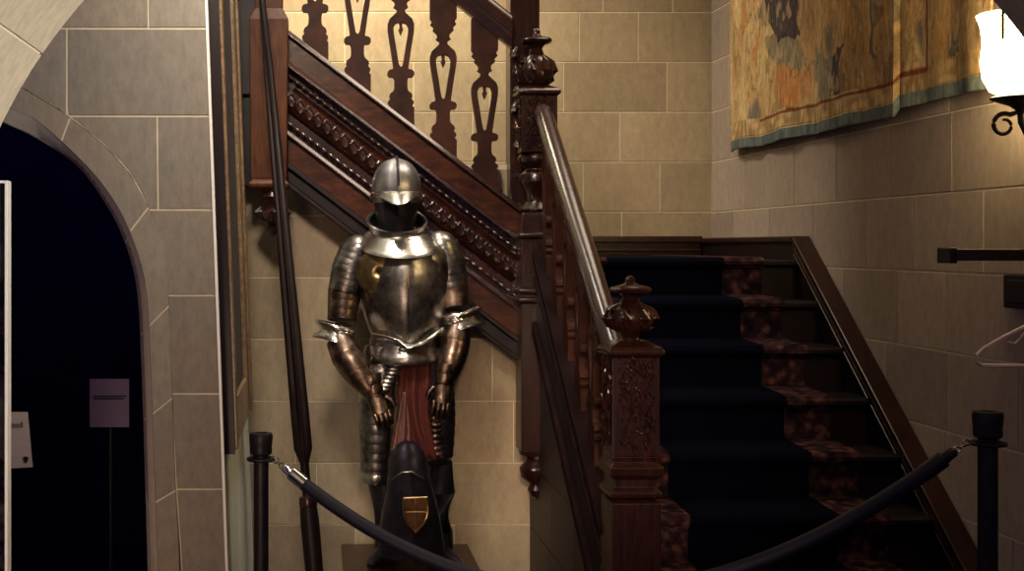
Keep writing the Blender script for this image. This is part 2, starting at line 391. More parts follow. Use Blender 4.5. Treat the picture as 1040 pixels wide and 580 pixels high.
# stone wall under the upper flight
rows = courses(1.63-(470-250)/224., .28, 0, 1.98, -.33, .98, .42, .62, {0: [(300-320)/224., (418-320)/224., .9], 1: [(365-320)/224., (500-320)/224.], 2: [(300-320)/224., (420-320)/224.], 3: [(370-320)/224.,(450-320)/224.]})
def wus(u, v, d): return Vector((u, 5.8-d, v))
stone_wall('wall_under_stairs', wus, -.34, .98, 0, 2.0, rows, M['stone'], thick=.08, g=.002)
rows = courses(.647, .28, 0, 1.25, 0, 1.6, .42, .6)
def wuf(u, v, d): return Vector((.975-d, 5.797-u, v))
wl = MB()
for v0, v1, js in rows:
    es = [0]+js+[1.7]
    for a_, b_ in zip(es, es[1:]):
        pts = []
        ztop = lambda u: 1.57-.698*(max(0, u-.15))-.25
        b2 = b_
        if ztop(a_) < v0+.02: continue
        while ztop(b2) < v0+.01 and b2 > a_+.02: b2 -= .01
        pts = [(a_+.002, v0+.002), (b2-.002, v0+.002), (b2-.002, min(v1-.002, max(v0+.004, ztop(b2)))), (a_+.002, min(v1-.002, ztop(a_)))]
        wl.prism([wuf(u, v, 0) for u, v in pts], (-.003, 0, 0), tint=random.random())
wl.prism([wuf(0, 0, 0), wuf(1.7, 0, 0), wuf(1.7, .25, 0), wuf(.15, 1.31, 0), wuf(0, 1.31, 0)], (.03, 0, 0), mi=1)
struct(wl.build('wall_under_flight', [M['oak_black'], M['oak_black']]))

# front arch we look through
arch = MB(); XC, HW, R, ZS = .454, 1.2, 1.1, 1.4
def arcpt(a, side, off=0): return (XC+side*(HW-R+(R+off)*math.cos(a)), ZS+(R+off)*math.sin(a))
YF0, YF1 = 1.9, 2.6
for side in (-1, 1):
    def fx2(x, y, z): return Vector((x, y, z))
    steps = [i*math.radians(17.15) for i in range(6)]; steps[-1] = PI/2
    core = []
    for i in range(31):
        a = PI/2*i/30; x0, z0 = arcpt(a, side, .004); x1, z1 = arcpt(a, side, .30)
        core.append([Vector((x0, YF0+.003, z0)), Vector((x0, YF1-.003, z0)), Vector((x1, YF1-.003, z1)), Vector((x1, YF0+.003, z1))])
    arch.rings(core, mi=1, smooth=True)
    for a0, a1 in zip(steps, steps[1:]):
        t = random.uniform(.5, .9); rr = []
        for i in range(9):
            a = lerp(a0+.0025, a1-.0025, i/8); x0, z0 = arcpt(a, side, 0); x1, z1 = arcpt(a, side, .30)
            rr.append([Vector((x0, YF0, z0)), Vector((x0, YF1, z0)), Vector((x1, YF1, z1)), Vector((x1, YF0, z1))])
        arch.rings(rr, smooth=True, tint=t)
    xj = XC+side*HW; xo = XC+side*(HW+.30)
    for j in range(5):
        z0, z1 = j*.28+.002, (j+1)*.28-.002
        arch.box((min(xj, xo), YF0, z0), (max(xj, xo), YF1, z1), tint=random.random())
    arch.box((min(xj, xo)+.004, YF0+.003, 0), (max(xj, xo)-.004, YF1-.003, 1.4), mi=1)
arch.box((XC-.1, YF0, ZS+R), (XC+.1, YF1, ZS+R+.3), tint=.6)
# wall above the arch ring
prev = None
for side in (-1, 1):
    for i in range(20):
        a, b2 = PI/2*i/20, PI/2*(i+1)/20
        xa, za = arcpt(a, side, .29); xb, zb = arcpt(b2, side, .29)
        arch.hexa([Vector((xa, YF0+.02, za)), Vector((xb, YF0+.02, zb)), Vector((xb, YF1-.02, zb)), Vector((xa, YF1-.02, za)),
                   Vector((xa, YF0+.02, 4.3)), Vector((xb, YF0+.02, 4.3)), Vector((xb, YF1-.02, 4.3)), Vector((xa, YF1-.02, 4.3))], tint=.6)
arch.box((XC-.1, YF0+.02, ZS+R+.29), (XC+.1, YF1-.02, 4.3), tint=.6)
struct(arch.build('wall_front', [M['stone_pale'], M['mortar']]))

# ------------------------------------------------------------------ lower staircase
RIS, TRD, Y0, Z0 = .1745, .25, 5.65, 1.57
st = thing('staircase', 'dark oak lower flight rising to the landing between two carved newel posts', 'staircase', (1.55, 4.6, 0))
def steps_profile(off=0.0):           # (Y, z) from landing down to the front
    pts = []
    for k in range(9):
        y = Y0-TRD*k; z = Z0-RIS*k
        pts.append((y, z))
    return pts
sm_ = MB()
for k in range(9):
    y = Y0-TRD*k if k < 8 else 3.65; z = Z0-RIS*k
    yb = Y0-TRD*(k-1) if k else 7.09
    yf = y if k < 8 else 3.2
    sm_.box((1.0, yf+.025, 0 if k else .02), (2.195, yb+.03, z-.03))
    # nosed tread
    prof = [(yf+.004, z), (yb+.03, z), (yb+.03, z-.03), (yf+.004, z-.03), (yf-.008, z-.022), (yf-.008, z-.008)]
    sm_.prism([(1.0, p[0], p[1]) for p in prof], (1.195, 0, 0))
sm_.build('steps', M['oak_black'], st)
# landing that also carries the foot of the upper flight
MB().box((.86, 5.70, Z0-.2), (1.0, 7.09, Z0)).build('landing_edge', M['oak_black'], st)
def slope_bar(x0, x1, Y, za, zb_, m, th, along='Y'): pass
def ybar(mb, x0, x1, ya, yb, zt, dep, m, **k):    # bar along Y: top z = zt at yb, falling toward ya
    za = zt-m*(yb-ya)
    return mb.hexa([(x0, ya, za-dep), (x1, ya, za-dep), (x1, yb, zt-dep), (x0, yb, zt-dep), (x0, ya, za), (x1, ya, za), (x1, yb, zt), (x0, yb, zt)], **k)
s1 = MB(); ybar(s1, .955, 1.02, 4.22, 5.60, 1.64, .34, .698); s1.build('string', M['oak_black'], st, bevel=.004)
s1 = MB(); ybar(s1, .935, 1.035, 4.22, 5.60, 1.665, .03, .698); ybar(s1, .94, .96, 4.22, 5.60, 1.56, .02, .698); ybar(s1, .935, .96, 4.22, 5.60, 1.36, .05, .698)
s1.build('string_moulding', M['oak_matte'], st, bevel=.006)
# string against the right wall
s2 = MB(); ybar(s2, 2.135, 2.19, 3.3, 5.68, 1.64, .36, .728); s2.box((2.135, 5.68, Z0), (2.19, 7.09, 1.65)); s2.build('wall_string', M['oak_black'], st, bevel=.003)
s2 = MB(); ybar(s2, 2.115, 2.195, 3.3, 5.68, 1.675, .028, .728); ybar(s2, 2.12, 2.14, 3.3, 5.68, 1.63, .014, .728); ybar(s2, 2.12, 2.14, 3.3, 5.68, 1.60, .012, .728)
s2.box((2.115, 5.68, 1.647), (2.195, 7.09, 1.675))
s2.build('wall_string_cap', M['oak'], st, bevel=.005)
bb = MB(); bb.box((.0, 7.05, Z0), (2.13, 7.095, 1.655)); bb.box((.0, 7.03, 1.65), (2.13, 7.095, 1.685)); bb.box((.0, 7.04, 1.60), (2.13, 7.06, 1.615))
struct(bb.build('baseboard_back', M['oak'], bevel=.004))

# handrail of lower flight: moulded section swept
def rail(mb, a, b, sec):
    a, b = Vector(a), Vector(b); t = (b-a).normalized(); h = Vector((0,0,1)).cross(t).normalized(); u = t.cross(h)
    u = Vector((0, 0, 1/max(.3, abs(u.z))))
    rs = [[p+h*x+u*z for x, z in sec] for p in (a, b)]
    return mb.rings(rs, smooth=True)
SEC = [(-.022, -.05), (.022, -.05), (.026, -.025), (.038, -.012), (.040, .010), (.030, .028), (.012, .038), (-.012, .038), (-.030, .028), (-.040, .010), (-.038, -.012), (-.026, -.025)]
hr = MB(); rail(hr, (.985, 5.53, 2.205), (1.0, 4.235, 1.262), SEC); hr.build('handrail', M['oak_rail'], st)

# baluster: flat sawn splat with a heart-shaped loop; heights in metres above the string
U = 1/228.0
def wo(h):
    pts = [(-14, 13.5), (13, 13.5), (15, 11.5), (17, 13), (19, 13.2), (22, 10.5), (24, 11.8), (27, 11), (30, 7.5), (33, 6.6), (40, 6.6), (43.5, 7.5), (44, 12), (46, 13.5), (49, 13.5), (51, 12), (52.5, 7.5), (58, 8.3), (70, 10), (84, 12.3), (92, 13.4), (98, 13.3), (103, 11.5), (107, 7), (110, 4.2), (112.5, 4), (115, 7.5), (117, 6), (120, 6.4), (124, 10.5), (127, 9.8), (130, 13), (133, 11.5), (136, 13.5), (170, 13.5)]
    return interp(pts, h)
def wi(h):
    pts = [(54, 0), (56, 1.8), (62, 3), (75, 5), (88, 7.2), (94, 7.6), (98, 5.5), (100, 0)]
    return 0 if h <= 54 or h >= 100 else interp(pts, h)
def baluster_mb(c, axis, top=168, th=.016):
    mb = MB(); ax = Vector(axis); nr = Vector((0,0,1)).cross(ax)
    hs = sorted(set([-14, 13, 15, 17, 19, 22, 24, 27, 30, 33, 40, 43.5, 44, 46, 49, 51, 52.5, 54.01, 56, 58, 62, 66, 70, 75, 80, 84, 88, 92, 94, 96, 98, 99.99, 103, 105, 107, 110, 112.5, 115, 117, 120, 124, 127, 130, 133, 136, top]))
    hs = [h for h in hs if h <= top]
    c = Vector(c)
    for h0, h1 in zip(hs, hs[1:]):
        a0, a1, b0, b1 = wi(h0), wi(h1), wo(h0), wo(h1)
        for s_ in (-1, 1):
            q = [c+ax*s_*u*U+Vector((0,0,h*U)) for u, h in ((a0, h0), (b0, h0), (b1, h1), (a1, h1))]
            mb.hexa([p-nr*th for p in q]+[p+nr*th for p in q])
    q = [c+ax*u*U+Vector((0,0,h*U)) for u, h in ((-2, 101), (-1.2, 95), (-2.4, 92), (0, 86), (2.4, 92), (1.2, 95), (2, 101))]
    mb.prism([p-nr*th*.8 for p in q], nr*th*1.6)
    return mb
def merge_mesh(o):
    import bmesh
    bm = bmesh.new(); bm.from_mesh(o.data); bmesh.ops.remove_doubles(bm, verts=bm.verts, dist=1e-5)
    bmesh.ops.recalc_face_normals(bm, faces=bm.faces); bm.to_mesh(o.data); bm.free()
for i in range(6):
    y = 5.44-i*.232
    zt = 1.64-.698*(5.60-y)
    merge_mesh(baluster_mb((.988, y, zt), (0, 1, 0), top=118+0*i, th=.016).build('baluster', M['splat'], st))

def carve(mb, c, w_, h_, n, seed, face='y', depth=.008):      # raised leaf relief on a panel
    rnd = random.Random(seed)
    for i in range(n):
        u = rnd.uniform(-w_, w_); v = rnd.uniform(-h_, h_); a = rnd.uniform(0, PI); L = rnd.uniform(.006, .014)
        d = Vector((math.cos(a), 0, math.sin(a))) if face == 'y' else Vector((0, math.cos(a), math.sin(a)))
        n_ = Vector((0, -1, 0)) if face == 'y' else Vector((-1, 0, 0))
        p0 = Vector(c)+(Vector((u, 0, v)) if face == 'y' else Vector((0, u, v)))
        pts = [p0+d*L*t+n_*depth*(1-t*t)*.4+Vector((0,0,.006*math.sin(3*t))) for t in (-1, -.5, 0, .5, 1)]
        mb.tube(pts, [.001, .0035, .0045, .0035, .001], n=5)
def newel(parent, x, y, hw, ztop, zbot, panel, with_turn=True, pend=False, ball=(.02, .165), disc=.232, tip=.285):
    """ztop: top of the square block under the finial"""
    nb = MB()
    h_ = panel
    nb.sq((x, y, ztop), [(hw, -h_), (hw, -.02), (hw+.012, -.012), (hw+.014, 0), (hw+.006, .012), (hw-.01, .02), (hw*.6, .03)])
    z = ztop-h_
    if with_turn:
        nb.lathe((x, y, z), [(hw*.8, -.26), (hw*.95, -.245), (hw*.75, -.23), (hw*.55, -.21), (hw*.62, -.17), (hw*.98, -.125), (hw*.9, -.09), (hw*.6, -.07), (hw*.75, -.055), (hw*1.0, -.04), (hw*1.05, -.02), (hw*.9, 0)], n=28)
        z -= .26
        nb.sq((x, y, z), [(hw, -(z-zbot)), (hw, -.02), (hw*.9, 0)])
        for dz in (.10, .34, .38):
            if z-dz > zbot: nb.sq((x, y, z-dz), [(hw+.001, -.015), (hw+.012, -.008), (hw+.012, .008), (hw+.001, .015)])
    else:
        nb.sq((x, y, z), [(hw*.85, -.14), (hw*1.08, -.13), (hw*1.1, -.115), (hw*.9, -.10), (hw*.9, -.075), (hw*1.12, -.06), (hw*1.15, -.035), (hw*.95, -.02), (hw, 0)])
        nb.sq((x, y, z-.14), [(hw*1.04, -(z-.14-zbot)), (hw*1.04, -.01), (hw*.85, 0)])
    p = nb.build('newel_post', M['oak_v'], parent, bevel=.003)
    fi = MB()
    b0_, b1_ = ball; bh = b1_-b0_
    fi.lathe((x, y, ztop), [(hw*.7, .012), (hw*.75, .018), (hw*.40, .02+.3*max(0, b0_-.02)), (hw*.36, .02+.5*max(0, b0_-.02)), (hw*.5, b0_+.004), (hw*.80, b0_+bh*.14), (hw*.95, b0_+bh*.38), (hw*.95, b0_+bh*.62), (hw*.76, b0_+bh*.86), (hw*.45, b1_),
        (hw*.32, lerp(b1_, disc, .4)), (hw*.45, lerp(b1_, disc, .65)), (hw*.82, disc-.014), (hw*.88, disc-.004), (hw*.80, disc+.004), (hw*.35, disc+.012), (hw*.20, lerp(disc, tip, .45)), (hw*.22, lerp(disc, tip, .7)), (hw*.12, tip-.004), (.002, tip)], n=32, square=.3)
    for q in range(8):                # carved lobes round the ball
        a = q*PI/4+PI/8
        fi.tube([Vector((x+math.cos(a)*hw*k*1.0, y+math.sin(a)*hw*k*1.0, ztop+b0_+bh*zz)) for k, zz in ((.55, .05), (.9, .25), (1.03, .5), (.9, .75), (.5, .97))], [.004, .012, .017, .012, .004], n=8)
    f = fi.build('finial', M['oak'], p)
    cv = MB(); carve(cv, (x, y-hw-.001, ztop-h_/2), hw*.72, h_*.42, 150, int(x*100), 'y'); cv.build('carved_relief', M['oak_v'], p); cv = MB(); carve(cv, (x-hw-.001, y, ztop-h_/2), hw*.72, h_*.42, 90, 5, 'x')
    cv.build('carved_relief', M['oak_v'], p)
    if pend:
        pd = MB(); pd.lathe((x, y, zbot-.22), [(.004, 0), (hw*.35, .02), (hw*.5, .045), (hw*.35, .07), (hw*.85, .10), (hw*.95, .14), (hw*.6, .17), (hw*.5, .185), (hw*.95, .20), (hw, .22)], n=24)
        pd.build('pendant', M['oak'], p)
    return p
n1 = newel(st, .968, 5.60, .078, 2.30, .74, .265, True, True)
n2 = newel(st, 1.022, 4.15, .076, 1.295, .36, .335, False, ball=(.055, .15), disc=.198, tip=.24)
# scrolled bracket ears on the landing newel
eb = MB()
for zc in (2.16, 2.40):
    eb.tube([Vector((.968-.078-.012*math.sin(t*6)-.006, 5.60, zc+.10-.2*t)) for t in [i/14 for i in range(15)]], [.008+.016*abs(math.sin(i/14*PI*2.5)) for i in range(15)], n=8)
eb.build('scroll_bracket', M['oak'], n1)

# ------------------------------------------------------------------ stair carpet
carpet = thing('stair_carpet', 'navy blue stair runner with rust floral borders laid down the lower flight', 'carpet', (1.55, 4.6, 0))
def runner(x0, x1, lift, name, mat):
    pts = [(7.02, Z0)]
    for k in range(9):
        y = (Y0-TRD*k) if k < 8 else 3.2; z = Z0-RIS*k
        pts += [(y+.03, z), (y-.004, z-.001), (y-.012, z-.010), (y-.012, z-.024), (y-.004, z-.034), (y+.021, z-.04)]
        if k < 8: pts += [(y+.021, z-RIS+.012)]
        else: pts += [(y+.021, .005)]
    mb = MB(); rs = []
    for i, (y, z) in enumerate(pts):
        p0 = Vector(pts[max(i-1, 0)]); p1 = Vector(pts[min(i+1, len(pts)-1)]); t = (p1-p0).normalized(); n = Vector((-t.y, t.x)) if True else 0
        if n.x > 0 and n.y < 0: n = -n
        n = Vector((t.y, -t.x)) if (t.y*-1 > 0 and -t.x > 0 and False) else n
        off = Vector((-abs(t.y), abs(t.x)))*(.004+lift)
        base = Vector((-abs(t.y), abs(t.x)))*-.002
        rs.append([Vector((x0, y+base.x, z+base.y)), Vector((x1, y+base.x, z+base.y)), Vector((x1, y+off.x, z+off.y)), Vector((x0, y+off.x, z+off.y))])
    mb.rings(rs, smooth=False)
    return mb.build(name, mat, carpet)
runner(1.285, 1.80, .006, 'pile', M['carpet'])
runner(1.80, 1.975, .008, 'border', M['border'])
runner(1.115, 1.285, .008, 'border', M['border'])

# ------------------------------------------------------------------ upper staircase
us = thing('staircase', 'dark oak upper flight with splat balusters climbing left above the armour', 'staircase', (.35, 5.7, 1.5))
YS = 5.65; sS = F/YS; MS = .76
zc = lambda px, py: 1.63-(py-250)/sS
X0, X1 = (292-320)/sS, (527-320)/sS
ZT = zc(292, 32.5)
def xbar(mb, top, bot, ya, yb, x0=X0, x1=X1, **k):   # top/bot: drop below the cap line in pixels-at-depth, ya front, yb back
    t0 = ZT-top/sS; b0 = ZT-bot/sS; d = MS*(x1-x0); o_ = MS*(x0-X0); t0 -= o_; b0 -= o_
    return mb.hexa([(x0, ya, b0), (x1, ya, b0-d), (x1, yb, b0-d), (x0, yb, b0), (x0, ya, t0), (x1, ya, t0-d), (x1, yb, t0-d), (x0, yb, t0)], **k)
def roundbar(mb, top, bot, ya, yb):
    r = (bot-top)/sS/2; yc = ya+r; d = MS*(X1-X0); zc0 = ZT-(top+bot)/2/sS
    sec = [(yb, -r), (ya+r*.3, -r), (ya, -r*.8), (ya, -r*.35), (ya+r*.15, -r*.45), (ya+r*1.08, r*.9), (ya+r*1.3, r), (yb, r)]
    return mb.rings([[Vector((X0, y, zc0+z)) for y, z in sec], [Vector((X1, y, zc0-d+z)) for y, z in sec]], smooth=False)
xs = MB(); xbar(xs, 3, 145, YS+.02, YS+.06); xs.build('string', M['oak'], us)
xs = MB(); roundbar(xs, -2, 4.5, YS-.045, YS+.07); xs.build('string_cap', M['oak_rail'], us)
xs = MB(); xbar(xs, 4, 30, YS-.015, YS+.02); xs.build('upper_fascia', M['oak_x'], us, bevel=.003)
xs = MB(); roundbar(xs, 30, 36, YS-.040, YS+.02); xs.build('bead_moulding', M['oak_rail'], us)
xs = MB(); roundbar(xs, 100, 106, YS-.040, YS+.02); xs.build('bead_moulding', M['oak_rail'], us)
xs = MB(); xbar(xs, 105, 132, YS-.012, YS+.02); xs.build('lower_fascia', M['oak_x'], us, bevel=.003)
xs = MB(); xbar(xs, 132, 138, YS-.03, YS+.02); xbar(xs, 138, 152, YS-.005, YS+.03); xbar(xs, 152, 157, YS-.02, YS+.03); xs.build('bottom_moulding', M['oak_black'], us, bevel=.004)
fz = MB(); L = X1-X0; nl = 26
def zs_(x, drop): return ZT-drop/sS-MS*(x-X0)
fz.tube([Vector((X0, YS+.040, zs_(X0, 66))), Vector((X1, YS+.040, zs_(X1, 66)))], .058, n=16, up=(0,1,0))
for i in range(nl):
    x = X0+L*(i+.5)/nl
    for sg in (-1, 1):
        pts = []
        for t in (-1, -.6, -.2, .2, .6, 1):
            xx = x+t*.024+sg*.004; dz = sg*.026*math.cos(t*PI/2)
            pts.append(Vector((xx, YS-.024+abs(dz)*.55, zs_(xx, 66)+dz)))
        fz.tube(pts, [.004, .009, .013, .013, .009, .004], n=7)
fz.build('carved_frieze', M['oak'], us)
for drop, off, r0 in ((92, -.012, .0075), (44, -.008, .0075)):
    dn = MB(); NB = 34; pp, rr = [], []
    for i in range(NB*6+1):
        x = X0+L*i/(NB*6); pp.append(Vector((x, YS+off, zs_(x, drop)))); rr.append(.002+r0*abs(math.sin(PI*i/6)))
    dn.tube(pp, rr, n=9); dn.build('beaded_moulding', M['oak_rail'], us)
fl = MB()
for k in range(6):
    x1 = .86-.2296*k; z = Z0+RIS*(k+1)
    fl.box((x1-.2296-.02, 5.72, z-.22), (x1, 7.04, z))
fl.build('steps', M['oak_black'], us)
for i, px in enumerate((320, 363, 407, 450, 492, 280, 534-8)):
    if px in (280, 526): continue
    x = (px-320)/228.; Zc = ZT-MS*(x-X0)
    merge_mesh(baluster_mb((x, 5.70, Zc-.004), (1, 0, 0), top=168).build('baluster', M['splat'], us))
hr = MB()
xA, xB = -.35, (519-320)/228.; zB = 1.63-((13+37)/2+4.7-250)/228.
rail(hr, (xA, 5.70, zB+.80*(xB-xA)), (xB, 5.70, zB), [(x*1.0, z*1.35) for x, z in SEC]); hr.build('handrail', M['oak'], us)
tp = MB(); tp.sq((.935, 5.77, 0), [(.066, 1.56), (.066, 3.4)]); tp.build('newel_post', M['oak_v'], us, bevel=.004)
# hanging newel at the head of the flight
hn = MB(); hx = (273.5-320)/F*5.6; hy = 5.60
hn.sq((hx, hy, 0), [(.045, 1.865), (.085, 1.885), (.088, 1.90), (.074, 1.915), (.076, 1.93), (.084, 2.61), (.07, 2.64), (.06, 2.66), (.06, 3.3)])
hp = hn.build('newel_post', M['newel_brown'], us, bevel=.004)
pd = MB(); pd.lathe((hx+.015, hy, 1.865), [(.003, -.195), (.022, -.18), (.030, -.16), (.018, -.145), (.030, -.135), (.066, -.115), (.072, -.09), (.05, -.06), (.03, -.048), (.035, -.035), (.055, -.02), (.05, 0)], n=24)
for q in range(8):
    a = q*PI/4; pd.tube([Vector((hx+.015+math.cos(a)*r_, hy+math.sin(a)*r_, 1.865+z_)) for r_, z_ in ((.03, -.13), (.068, -.11), (.074, -.088), (.05, -.06))], [.004, .012, .012, .004], n=7)
pd.build('pendant', M['oak'], hp)
hb = MB(); hb.box((-.36, 5.66, 1.90), (hx-.06, 5.72, 3.2)); hb.box((-.36, 5.63, 2.30), (hx-.06, 5.67, 2.36)); hb.build('landing_fascia', M['oak_black'], us)

# ------------------------------------------------------------------ tapestry on the right wall
def make_tapestry():
    root = thing('tapestry', 'faded ochre figured tapestry hanging on the right wall beside the lit sconce', 'tapestry', (2.16, 5.4, 2.1))
    ny, nz = 330, 170
    ya, yb = 6.64, 4.09
    def pxy(p): y = 2.17*F/(p[0]-320); return (y, 1.63-(p[1]-250)*y/F)
    Y = np.linspace(ya, yb, ny)[None, :].repeat(nz, 0); T = np.linspace(0, 1, nz)[:, None].repeat(ny, 1)
    step = (Y < 4.70)
    zbot = 2.118+.004*np.sin(Y*9)+np.where(step, .030, 0)-.012*(ya-Y)/2.5
    Z = zbot+T*(3.25-zbot)
    hgt = 1-T*.6
    X = 2.165-.012*hgt*np.sin(Y*11+.6*np.sin(Y*3))-.007*hgt*np.sin(Y*27+1)-np.where(step, 0, .022)-.01*hgt*np.exp(-((Y-4.78)/.06)**2)
    X = np.minimum(X, 2.185)
    rs = np.random.RandomState(4)
    def ns(sy, sz, n=24):
        a = np.zeros_like(Y)
        for i in range(n):
            ky = rs.normal(0, sy); kz = rs.normal(0, sz); a += np.sin(ky*Y+kz*Z+rs.uniform(0, 6.28))
        return a/math.sqrt(n/2)
    n1, n2, n3, wob, wob2, n4 = ns(18, 5), ns(45, 14), ns(90, 40), ns(40, 30)*.012, ns(40, 30)*.012, ns(70, 60)
    Yd, Zd = Y+wob, Z+wob2
    col = np.empty(Y.shape+(3,))
    A = np.array([.50, .335, .165]); B = np.array([.66, .51, .29]); Dk = np.array([.25, .17, .115]); Or = np.array([.50, .25, .10]); Bl = np.array([.20, .18, .15])
    col[:] = A
    def blend(mask, c): 
        m = np.clip(mask, 0, 1)[..., None]; col[:] = col*(1-m)+np.array(c)*m
    blend(n1*.6, B); blend((-n1-.3)*.7, Dk); blend((n2-.8)*.5, Or); blend((-n2-.9)*.7, Bl); blend((n3-1.0)*.6, Dk)
    def inpoly(poly):
        pts = [pxy(p) for p in poly]; ins = np.zeros(Y.shape, bool)
        for (x0, y0), (x1, y1) in zip(pts, pts[1:]+pts[:1]):
            if y0 == y1: continue
            c = ((y0 > Zd) != (y1 > Zd)) & (Yd < (x1-x0)*(Zd-y0)/(y1-y0)+x0); ins ^= c
        return ins.astype(float)
    blend(inpoly([(845, -40), (888, -60), (884, 60), (893, 95), (872, 105), (866, 60), (862, 10)])*.45, [.50, .33, .13])
    blend(inpoly([(797, 70), (828, 68), (832, 96), (800, 108)])*.5, [.55, .20, .06])
    blend(inpoly([(783, 38), (814, 36), (820, 60), (828, 72), (808, 68), (790, 60)])*.75, [.20, .20, .17])
    blend(inpoly([(789, -60), (812, -60), (815, 32), (811, 40), (798, 43), (788, 26), (783, 8)])*.92, [.035, .035, .06])
    blend(inpoly([(770, 6), (788, 8), (790, 24), (780, 28), (772, 20)])*.6, [.20, .17, .12])
    blend(inpoly([(834, 50), (856, 58), (853, 110), (840, 104), (831, 75)])*.7, [.17, .20, .20])
    blend(inpoly([(865, 44), (862, 78), (860, 110), (848, 113), (846, 108), (855, 100), (855, 58)])*.92, [.05, .06, .10])
    blend(inpoly([(887, -20), (893, -20), (894, 30), (896, 55), (888, 60), (890, 30)])*.8, [.08, .09, .11])
    blend(inpoly([(893, 4), (906, 8), (900, 22), (892, 30)])*.6, [.12, .13, .13])
    blend(inpoly([(894, 55), (922, 55), (921, 98), (896, 104)])*.5, [.26, .17, .11])
    blend(inpoly([(968, 28), (973, 20), (972, 62), (965, 68)])*.85, [.09, .10, .12])
    blend(inpoly([(972, 60), (994, 57), (994, 60), (972, 64)])*.85, [.12, .10, .10])
    blend(inpoly([(982, -30), (994, -30), (992, 44), (986, 46), (982, 20)])*.7, [.70, .55, .22])
    blend(inpoly([(950, -30), (966, -30), (966, 50), (958, 84), (950, 80)])*.5, [.55, .30, .12])
    blend(inpoly([(996, -30), (1006, -30), (998, 52), (990, 50)])*.6, [.16, .13, .09])
    blend((np.abs(n2+.15*n3) < .11)*.45, Dk*.55); blend((np.abs(n1-.5+.1*n3) < .07)*.4, Dk*.6); blend((n3 > 1.1)*.35, B*1.15)
    # borders: mottled selvedge band, thin red line, slate hem
    h = Z-zbot
    band = (h < .135) & (h >= .05)
    mott = np.clip(.5+.5*n4, 0, 1)
    for c in range(3): col[..., c] = np.where(band, (np.array([.34, .23, .12])[c]*(1-mott)+np.array([.60, .44, .24])[c]*mott), col[..., c])
    band2 = (Y < 4.56) & (h > .05); m = band2[..., None]*np.clip(.35+.3*n4, 0, 1)[..., None]; col[:] = col*(1-m)+np.array([.42, .30, .16])*m
    red = ((np.abs(h-np.where(step, .12, .125)) < .009) & (Y > 4.53) & (Y < 6.2)) | ((np.abs(Y-4.53) < .009) & (h > .115))
    blend(red*.85, [.16, .02, .015])
    hem = h < .05
    for c in range(3): col[..., c] = np.where(hem, np.array([.135, .17, .18])[c]*(1+.15*n2), col[..., c])
    col = np.clip(col, .005, 1)
    vs_ = np.stack([X, Y, Z], -1).reshape(-1, 3)
    def sub(r0, r1, name, dx=0.0):
        mb = MB(); idx = lambda i, j: (i-r0)*ny+j
        mb.v = [Vector((v[0]+dx, v[1], v[2])) for v in vs_[r0*ny:r1*ny]]
        mb.f = [(idx(i, j), idx(i, j+1), idx(i+1, j+1), idx(i+1, j)) for i in range(r0, r1-1) for j in range(ny-1)]
        mb.m = [0]*len(mb.f); mb.sm = [True]*len(mb.f); mb.t = [.5]*len(mb.f)
        o = mb.build(name, M['tapestry'], root, solid=.008)
        at = o.data.color_attributes.new('weave', 'FLOAT_COLOR', 'POINT')
        cc = np.concatenate([col.reshape(-1, 3)[r0*ny:r1*ny], np.ones(((r1-r0)*ny, 1))], 1).astype(np.float32)
        at.data.foreach_set('color', cc.ravel()); return o
    k = int(nz*.05/1.13)+1
    sub(0, k+1, 'hem'); sub(k, nz, 'woven_panel')
make_tapestry()
rod = MB(); p = P(1018.5, 8, 3.55); q = P(1018.5, 40, 3.55); rod.tube([p+Vector((0,0,.3)), p, q], [.004, .0045, .0045], n=8); rod.tube([p+Vector((0,0,.25)), Vector((2.2, 3.55, p.z+.25))], .004, n=8)
tag(rod.build('iron_rod', M['iron']), 'short black iron rod hanging at the right edge of the tapestry', 'rod')

# ------------------------------------------------------------------ wall sconce
sx, sy, sz = 2.066, 3.75, 2.062
sc = thing('wall_sconce', 'black wrought iron wall sconce with glowing glass shade right of the tapestry', 'lamp', (2.19, sy, 1.9))
s3 = MB(); s3.lathe((sx, sy, sz), [(.008, -.05), (.012, -.035), (.02, -.028), (.03, -.02), (.075, -.003), (.082, .003), (.078, .006), (.02, .004)], n=28); s3.build('cup', M['iron'], sc)
s3 = MB()
s3.tube([(sx, sy, sz-.03), (sx+.002, sy, sz-.07), (sx+.02, sy, sz-.105), (sx+.06, sy, sz-.12), (sx+.10, sy, sz-.10), (sx+.125, sy, sz-.06)], .009, n=10)
pts = []
for i in range(22):
    a = math.radians(60)+i/21*math.radians(400); r = .036*(1-i/21*.55)
    pts.append((sx-.048+r*math.cos(a), sy, sz-.078+r*math.sin(a)))
s3.tube([(sx-.004, sy, sz-.038)]+pts, [.006]+[.0075-.003*i/21 for i in range(22)], n=8)
s3.build('scroll_arm', M['iron'], sc)
s3 = MB(); s3.prism([(2.178, sy+a, sz-.06+b_) for a, b_ in ((-.03, -.09), (.03, -.09), (.04, 0), (.03, .09), (0, .12), (-.03, .09), (-.04, 0))], (.02, 0, 0)); s3.build('wall_plate', M['iron'], sc, bevel=.003)
s3 = MB(); s3.lathe((sx, sy, sz+.004), [(.03, 0), (.080, .02), (.100, .06), (.106, .11), (.100, .16), (.104, .21), (.116, .245)], n=32, caps=False); s3.build('glass_shade', M['glow'], sc)

